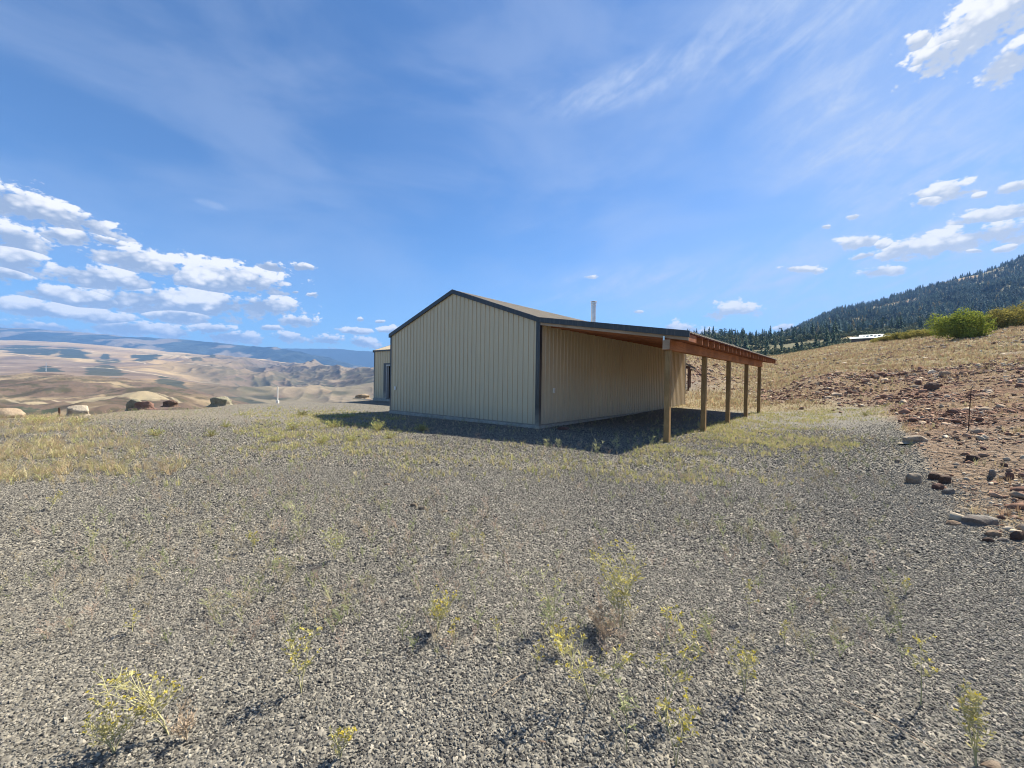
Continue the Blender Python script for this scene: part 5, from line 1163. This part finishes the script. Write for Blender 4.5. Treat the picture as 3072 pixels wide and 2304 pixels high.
m = MB(); m.tube([(-2, 0, 0), (-.3, 0, 26), (0, 0, 34)], [.35, .3, .25], 4); m.tube([(2, 0, 0), (.3, 0, 26), (0, 0, 34)], [.35, .3, .25], 4)
for k in range(5): m.tube([(-2+.35*k, 0, k*5), (2-.35*(k+1), 0, (k+1)*5)], .18, 4); m.tube([(2-.35*k, 0, k*5), (-2+.35*(k+1), 0, (k+1)*5)], .18, 4)
m.build('tower', M_GALV, t); m = MB(); m.tube([(-5, 0, 25), (5, 0, 25)], .3, 4); m.tube([(-4, 0, 30), (4, 0, 30)], .3, 4); m.build('crossarm', M_GALV, t)
# dry stalks on the right slope
for (u, v, vt, lab) in [(2552, 1070, 1040, 'bare dry stalk poking above the grass at the left of the hillside'), (2640, 1075, 1045, 'second bare dry stalk on the hillside, right of the first')]:
    stick('dry_stalk', u, v, vt, .03, M_DRY, lab, 'stalk', lean=-.2)

# ------------------------------------------------------------------ light and sky
SUN_AZ, SUN_EL = rad(57.5), rad(49)
sd = Vector((math.sin(SUN_AZ)*math.cos(SUN_EL), math.cos(SUN_AZ)*math.cos(SUN_EL), math.sin(SUN_EL)))
sun = bpy.data.objects.new('sun', bpy.data.lights.new('sun', 'SUN')); COL.objects.link(sun)
sun.data.energy = 5.0; sun.data.angle = rad(.5); sun.data.color = (1, .925, .80); sun.rotation_euler = sd.to_track_quat('Z', 'Y').to_euler()
w = bpy.data.worlds.new('World'); scene.world = w; w.use_nodes = True; nt = w.node_tree; nt.nodes.clear(); n = N(nt)
out = nt.nodes.new('ShaderNodeOutputWorld'); bg = nt.nodes.new('ShaderNodeBackground'); nt.links.new(bg.outputs[0], out.inputs[0]); bg.inputs[1].default_value = SKY_STRENGTH
sky = nt.nodes.new('ShaderNodeTexSky'); sky.sky_type = 'NISHITA'; sky.sun_disc = False; sky.sun_elevation = SUN_EL; sky.sun_rotation = SUN_AZ
sky.altitude = 900; sky.air_density = 1.0; sky.dust_density = .3; sky.ozone_density = 2.2
dirv = n.coord('Generated'); sp3 = nt.nodes.new('ShaderNodeSeparateXYZ'); nt.links.new(dirv, sp3.inputs[0])
az = n.math('ARCTAN2', sp3.outputs[0], sp3.outputs[1]); el = n.math('ARCSINE', sp3.outputs[2])
cb = nt.nodes.new('ShaderNodeCombineXYZ'); nt.links.new(az, cb.inputs[0]); nt.links.new(el, cb.inputs[1]); AE = cb.outputs[0]
def sky_pt(u, v):
    d = ray(u, v); return math.atan2(d[0], d[1]), math.asin(d[2])
def ellipses(L, vec=AE, want_y=False):
    res = None; ly = None
    for (u, v, ru, rv, rot) in L:
        a, e = sky_pt(u, v); a1, e1 = sky_pt(u+math.cos(rad(rot))*ru, v+math.sin(rad(rot))*ru); a2, e2 = sky_pt(u-math.sin(rad(rot))*rv, v+math.cos(rad(rot))*rv)
        ra = math.hypot(a1-a, e1-e); rb = math.hypot(a2-a, e2-e); th = math.atan2(e1-e, a1-a)
        src = vec
        if res is not None:   # evaluate one after another (keeps the node stack small)
            ma = nt.nodes.new('ShaderNodeVectorMath'); ma.operation = 'MULTIPLY_ADD'; nt.links.new(res, ma.inputs[0]); ma.inputs[1].default_value = (1e-7,)*3; nt.links.new(vec, ma.inputs[2]); src = ma.outputs[0]
        mp = n.mapping(src, loc=(a, e, 0), rot=(0, 0, th), scale=(ra, rb, 1), typ='TEXTURE')
        vl = nt.nodes.new('ShaderNodeVectorMath'); vl.operation = 'LENGTH'; nt.links.new(mp, vl.inputs[0]); l = vl.outputs['Value']
        if want_y:
            sy = nt.nodes.new('ShaderNodeSeparateXYZ'); nt.links.new(mp, sy.inputs[0])
            if ly is None: ly = sy.outputs[1]
            else:
                t = n.math('LESS_THAN', l, res); mf = nt.nodes.new('ShaderNodeMix'); n.set(mf.inputs[0], t); n.set(mf.inputs[2], ly); n.set(mf.inputs[3], sy.outputs[1]); ly = mf.outputs[0]
        res = l if res is None else n.math('MINIMUM', res, l)
    return (res, ly) if want_y else res
CUM = [(140, 632, 250, 46, 17), (40, 715, 120, 50, 10), (215, 708, 110, 28, 5), (320, 722, 70, 14, 15), (40, 775, 100, 60, 10), (420, 783, 150, 44, 12), (25, 825, 85, 34, 15),
 (330, 838, 190, 45, 8), (690, 838, 180, 56, 4), (560, 905, 300, 50, 4), (780, 915, 110, 32, 0), (230, 888, 180, 30, 8), (110, 930, 160, 34, 8), (300, 955, 130, 28, 4), (540, 948, 110, 26, 3), (420, 985, 190, 26, 4), (130, 985, 170, 28, 4), (640, 990, 80, 22, 3), (700, 1010, 90, 22, 3),
 (812, 798, 46, 16, 8), (912, 802, 42, 15, 8), (900, 964, 64, 18, 5), (812, 983, 36, 9, 3), (990, 1022, 66, 20, 3), (1082, 1026, 52, 17, 3), (860, 1012, 60, 20, 3), (1060, 992, 55, 12, 3), (937, 884, 20, 8, 0), (885, 876, 12, 5, 0), (1170, 990, 40, 12, 0), (1080, 958, 12, 7, 0), (1140, 964, 14, 6, 0)]
RGT = [(2572, 725, 62, 20, -8), (2650, 732, 26, 15, -10), (2690, 752, 62, 24, -18), (2800, 735, 150, 40, -14), (2960, 705, 200, 34, -10), (2588, 768, 36, 9, -15), (2645, 813, 64, 15, -6), (2924, 752, 24, 6, 0), (3010, 745, 34, 9, -15),
 (2830, 572, 90, 26, -8), (2790, 600, 50, 14, -14), (3040, 560, 50, 16, -12), (2940, 585, 22, 8, -10), (3000, 640, 160, 22, -10), (2190, 932, 82, 22, -4), (2045, 986, 70, 16, 6), (2100, 1000, 60, 14, 6), (2405, 808, 66, 10, 3), (1774, 831, 16, 6, 0), (2352, 980, 26, 9, -10), (1915, 935, 14, 5, 0), (2480, 680, 14, 6, 0), (2560, 650, 20, 7, -8),
 (2960, 60, 260, 70, -32), (2840, 150, 110, 34, -30), (3010, 190, 90, 46, -34), (2760, 118, 40, 22, -25), (2790, 165, 60, 18, -25)]
def cloud_layer(L, amp, nsc, yst, thr0, thr1, base, pf):
    """flat-based puffs: ellipse field broken by noise, with rounded cauliflower edges"""
    e1, ly = ellipses(L, AE, True)
    wob = n.noise(AE, 30, 3, .5, color=True); vm = nt.nodes.new('ShaderNodeVectorMath'); vm.operation = 'MULTIPLY_ADD'; nt.links.new(wob, vm.inputs[0]); vm.inputs[1].default_value = (.018, .012, 0); nt.links.new(AE, vm.inputs[2]); W_ = vm.outputs[0]
    nz = n.noise(n.mapping(AE, scale=(1, yst, 1)), nsc, 6, .58, .2)
    p1 = n.voro(n.mapping(W_, scale=(1, 1.5, 1)), nsc*2.4); p2 = n.voro(n.mapping(W_, scale=(1, 1.5, 1)), nsc*6.5)
    fz = n.noise(n.mapping(AE, scale=(1, 1.7, 1)), nsc*9, 4, .62, .1)
    puff = n.math('ADD', n.math('SUBTRACT', .42, p1), n.math('MULTIPLY', n.math('SUBTRACT', .42, p2), .55))
    d = n.math('ADD', n.math('ADD', n.math('SUBTRACT', base, e1), n.math('MULTIPLY', n.math('SUBTRACT', nz, .5), amp)), n.math('MULTIPLY', puff, pf))
    d = n.math('ADD', d, n.math('MULTIPLY', n.math('SUBTRACT', fz, .5), 1.1))
    low_ = n.math('ADD', n.math('ADD', ly, n.math('MULTIPLY', n.math('SUBTRACT', nz, .5), 2.2)), n.math('MULTIPLY', puff, .9))
    lum = n.math('ADD', n.rng(low_, -.55, .6, .0, 1, True), n.rng(d, .55, .0, 0, .35))
    return n.rng(d, thr0, thr1, 0, 1, True), n.math('ADD', lum, n.math('MULTIPLY', puff, .35), clamp=True)
a1, lum1 = cloud_layer(CUM, 2.2, 13, 2.3, .0, .34, 1.22, .9)
a2, lum2 = cloud_layer(RGT, 2.4, 15, 2.4, .0, .55, 1.42, .9)
K = 1/SKY_STRENGTH/2**EXPOSURE
ccol = n.mix(lum1, c4((.40*K, .48*K, .63*K)), c4((1.25*K, 1.21*K, 1.15*K)))
ccol2 = n.mix(lum2, c4((.60*K, .67*K, .80*K)), c4((1.10*K, 1.09*K, 1.06*K)))
# high thin cloud: streaks fanning from the right, faint veil
CIR = [(1930, 235, 400, 60, -24), (2350, 90, 480, 120, -24), (2650, 330, 560, 260, -22), (2800, 560, 500, 170, -14), (2050, 860, 680, 80, -7), (2550, 820, 620, 150, -8),  (630, 612, 46, 10, 16)]
ce = ellipses(CIR)
ang = n.mapping(AE, rot=(0, 0, rad(-24)), scale=(1, 1, 1))
st = n.noise(n.mapping(ang, scale=(1.4, 6, 1)), 3.2, 6, .60, .8); st2 = n.noise(n.mapping(ang, scale=(2, 3.2, 1)), 13, 6, .7, .5)
cir = n.math('MULTIPLY', n.rng(ce, 1.5, .35, 0, 1, True), n.rng(n.math('ADD', st, n.math('MULTIPLY', n.math('SUBTRACT', st2, .5), .45)), .36, .80, .12, .62, True))
wv = n.noise(n.mapping(AE, rot=(0, 0, rad(28)), scale=(1, 2.5, 1)), 2.2, 5, .55, .4)
low = n.math('MULTIPLY', n.rng(wv, .38, .68, .0, .24, True), n.rng(el, rad(4), rad(20), .3, 1, True))
veil = n.math('MULTIPLY', n.rng(az, rad(-15), rad(50), 0, .27, True), n.rng(el, rad(50), rad(0), .25, 1, True))
cir = n.math('ADD', n.math('ADD', cir, veil), low, clamp=True)
tinted = n.mix(1.0, sky.outputs[0], c4(SKY_TINT), 'MULTIPLY')
c = n.mix(cir, tinted, c4((.62*K, .73*K, .95*K))); c = n.mix(n.math('MULTIPLY', a2, .95), c, ccol2); c = n.mix(n.math('MULTIPLY', a1, .97), c, ccol)
nt.links.new(c, bg.inputs[0])
# ------------------------------------------------------------------ air
m = bpy.data.materials.new('haze_air'); m.use_nodes = True; nt = m.node_tree; nt.nodes.clear(); o_ = nt.nodes.new('ShaderNodeOutputMaterial'); pv = nt.nodes.new('ShaderNodeVolumePrincipled')
pv.inputs['Color'].default_value = (.25, .50, .95, 1); pv.inputs['Density'].default_value = HAZE; pv.inputs['Anisotropy'].default_value = 0.0
nt.links.new(pv.outputs[0], o_.inputs['Volume'])
mb = MB(); mb.box(-11500, 9500, -300, 9600, -460, 860); hz = mb.build('haze', m); tag(hz, 'thin blue air haze over the valley', 'haze', kind='stuff')
vs = scene.view_settings; scene.display_settings.display_device = 'sRGB'; vs.view_transform = 'Standard'; vs.look = 'None'; vs.gamma = 1; vs.exposure = EXPOSURE; vs.use_curve_mapping = False
scene.render.engine = 'CYCLES'; scene.render.resolution_x = 1024; scene.render.resolution_y = 768
scene.cycles.pixel_filter_type = 'BLACKMAN_HARRIS'; scene.cycles.filter_width = 1.05; scene.cycles.volume_bounces = 0; scene.cycles.max_bounces = 5; w.cycles.sampling_method = 'MANUAL'; w.cycles.sample_map_resolution = 512
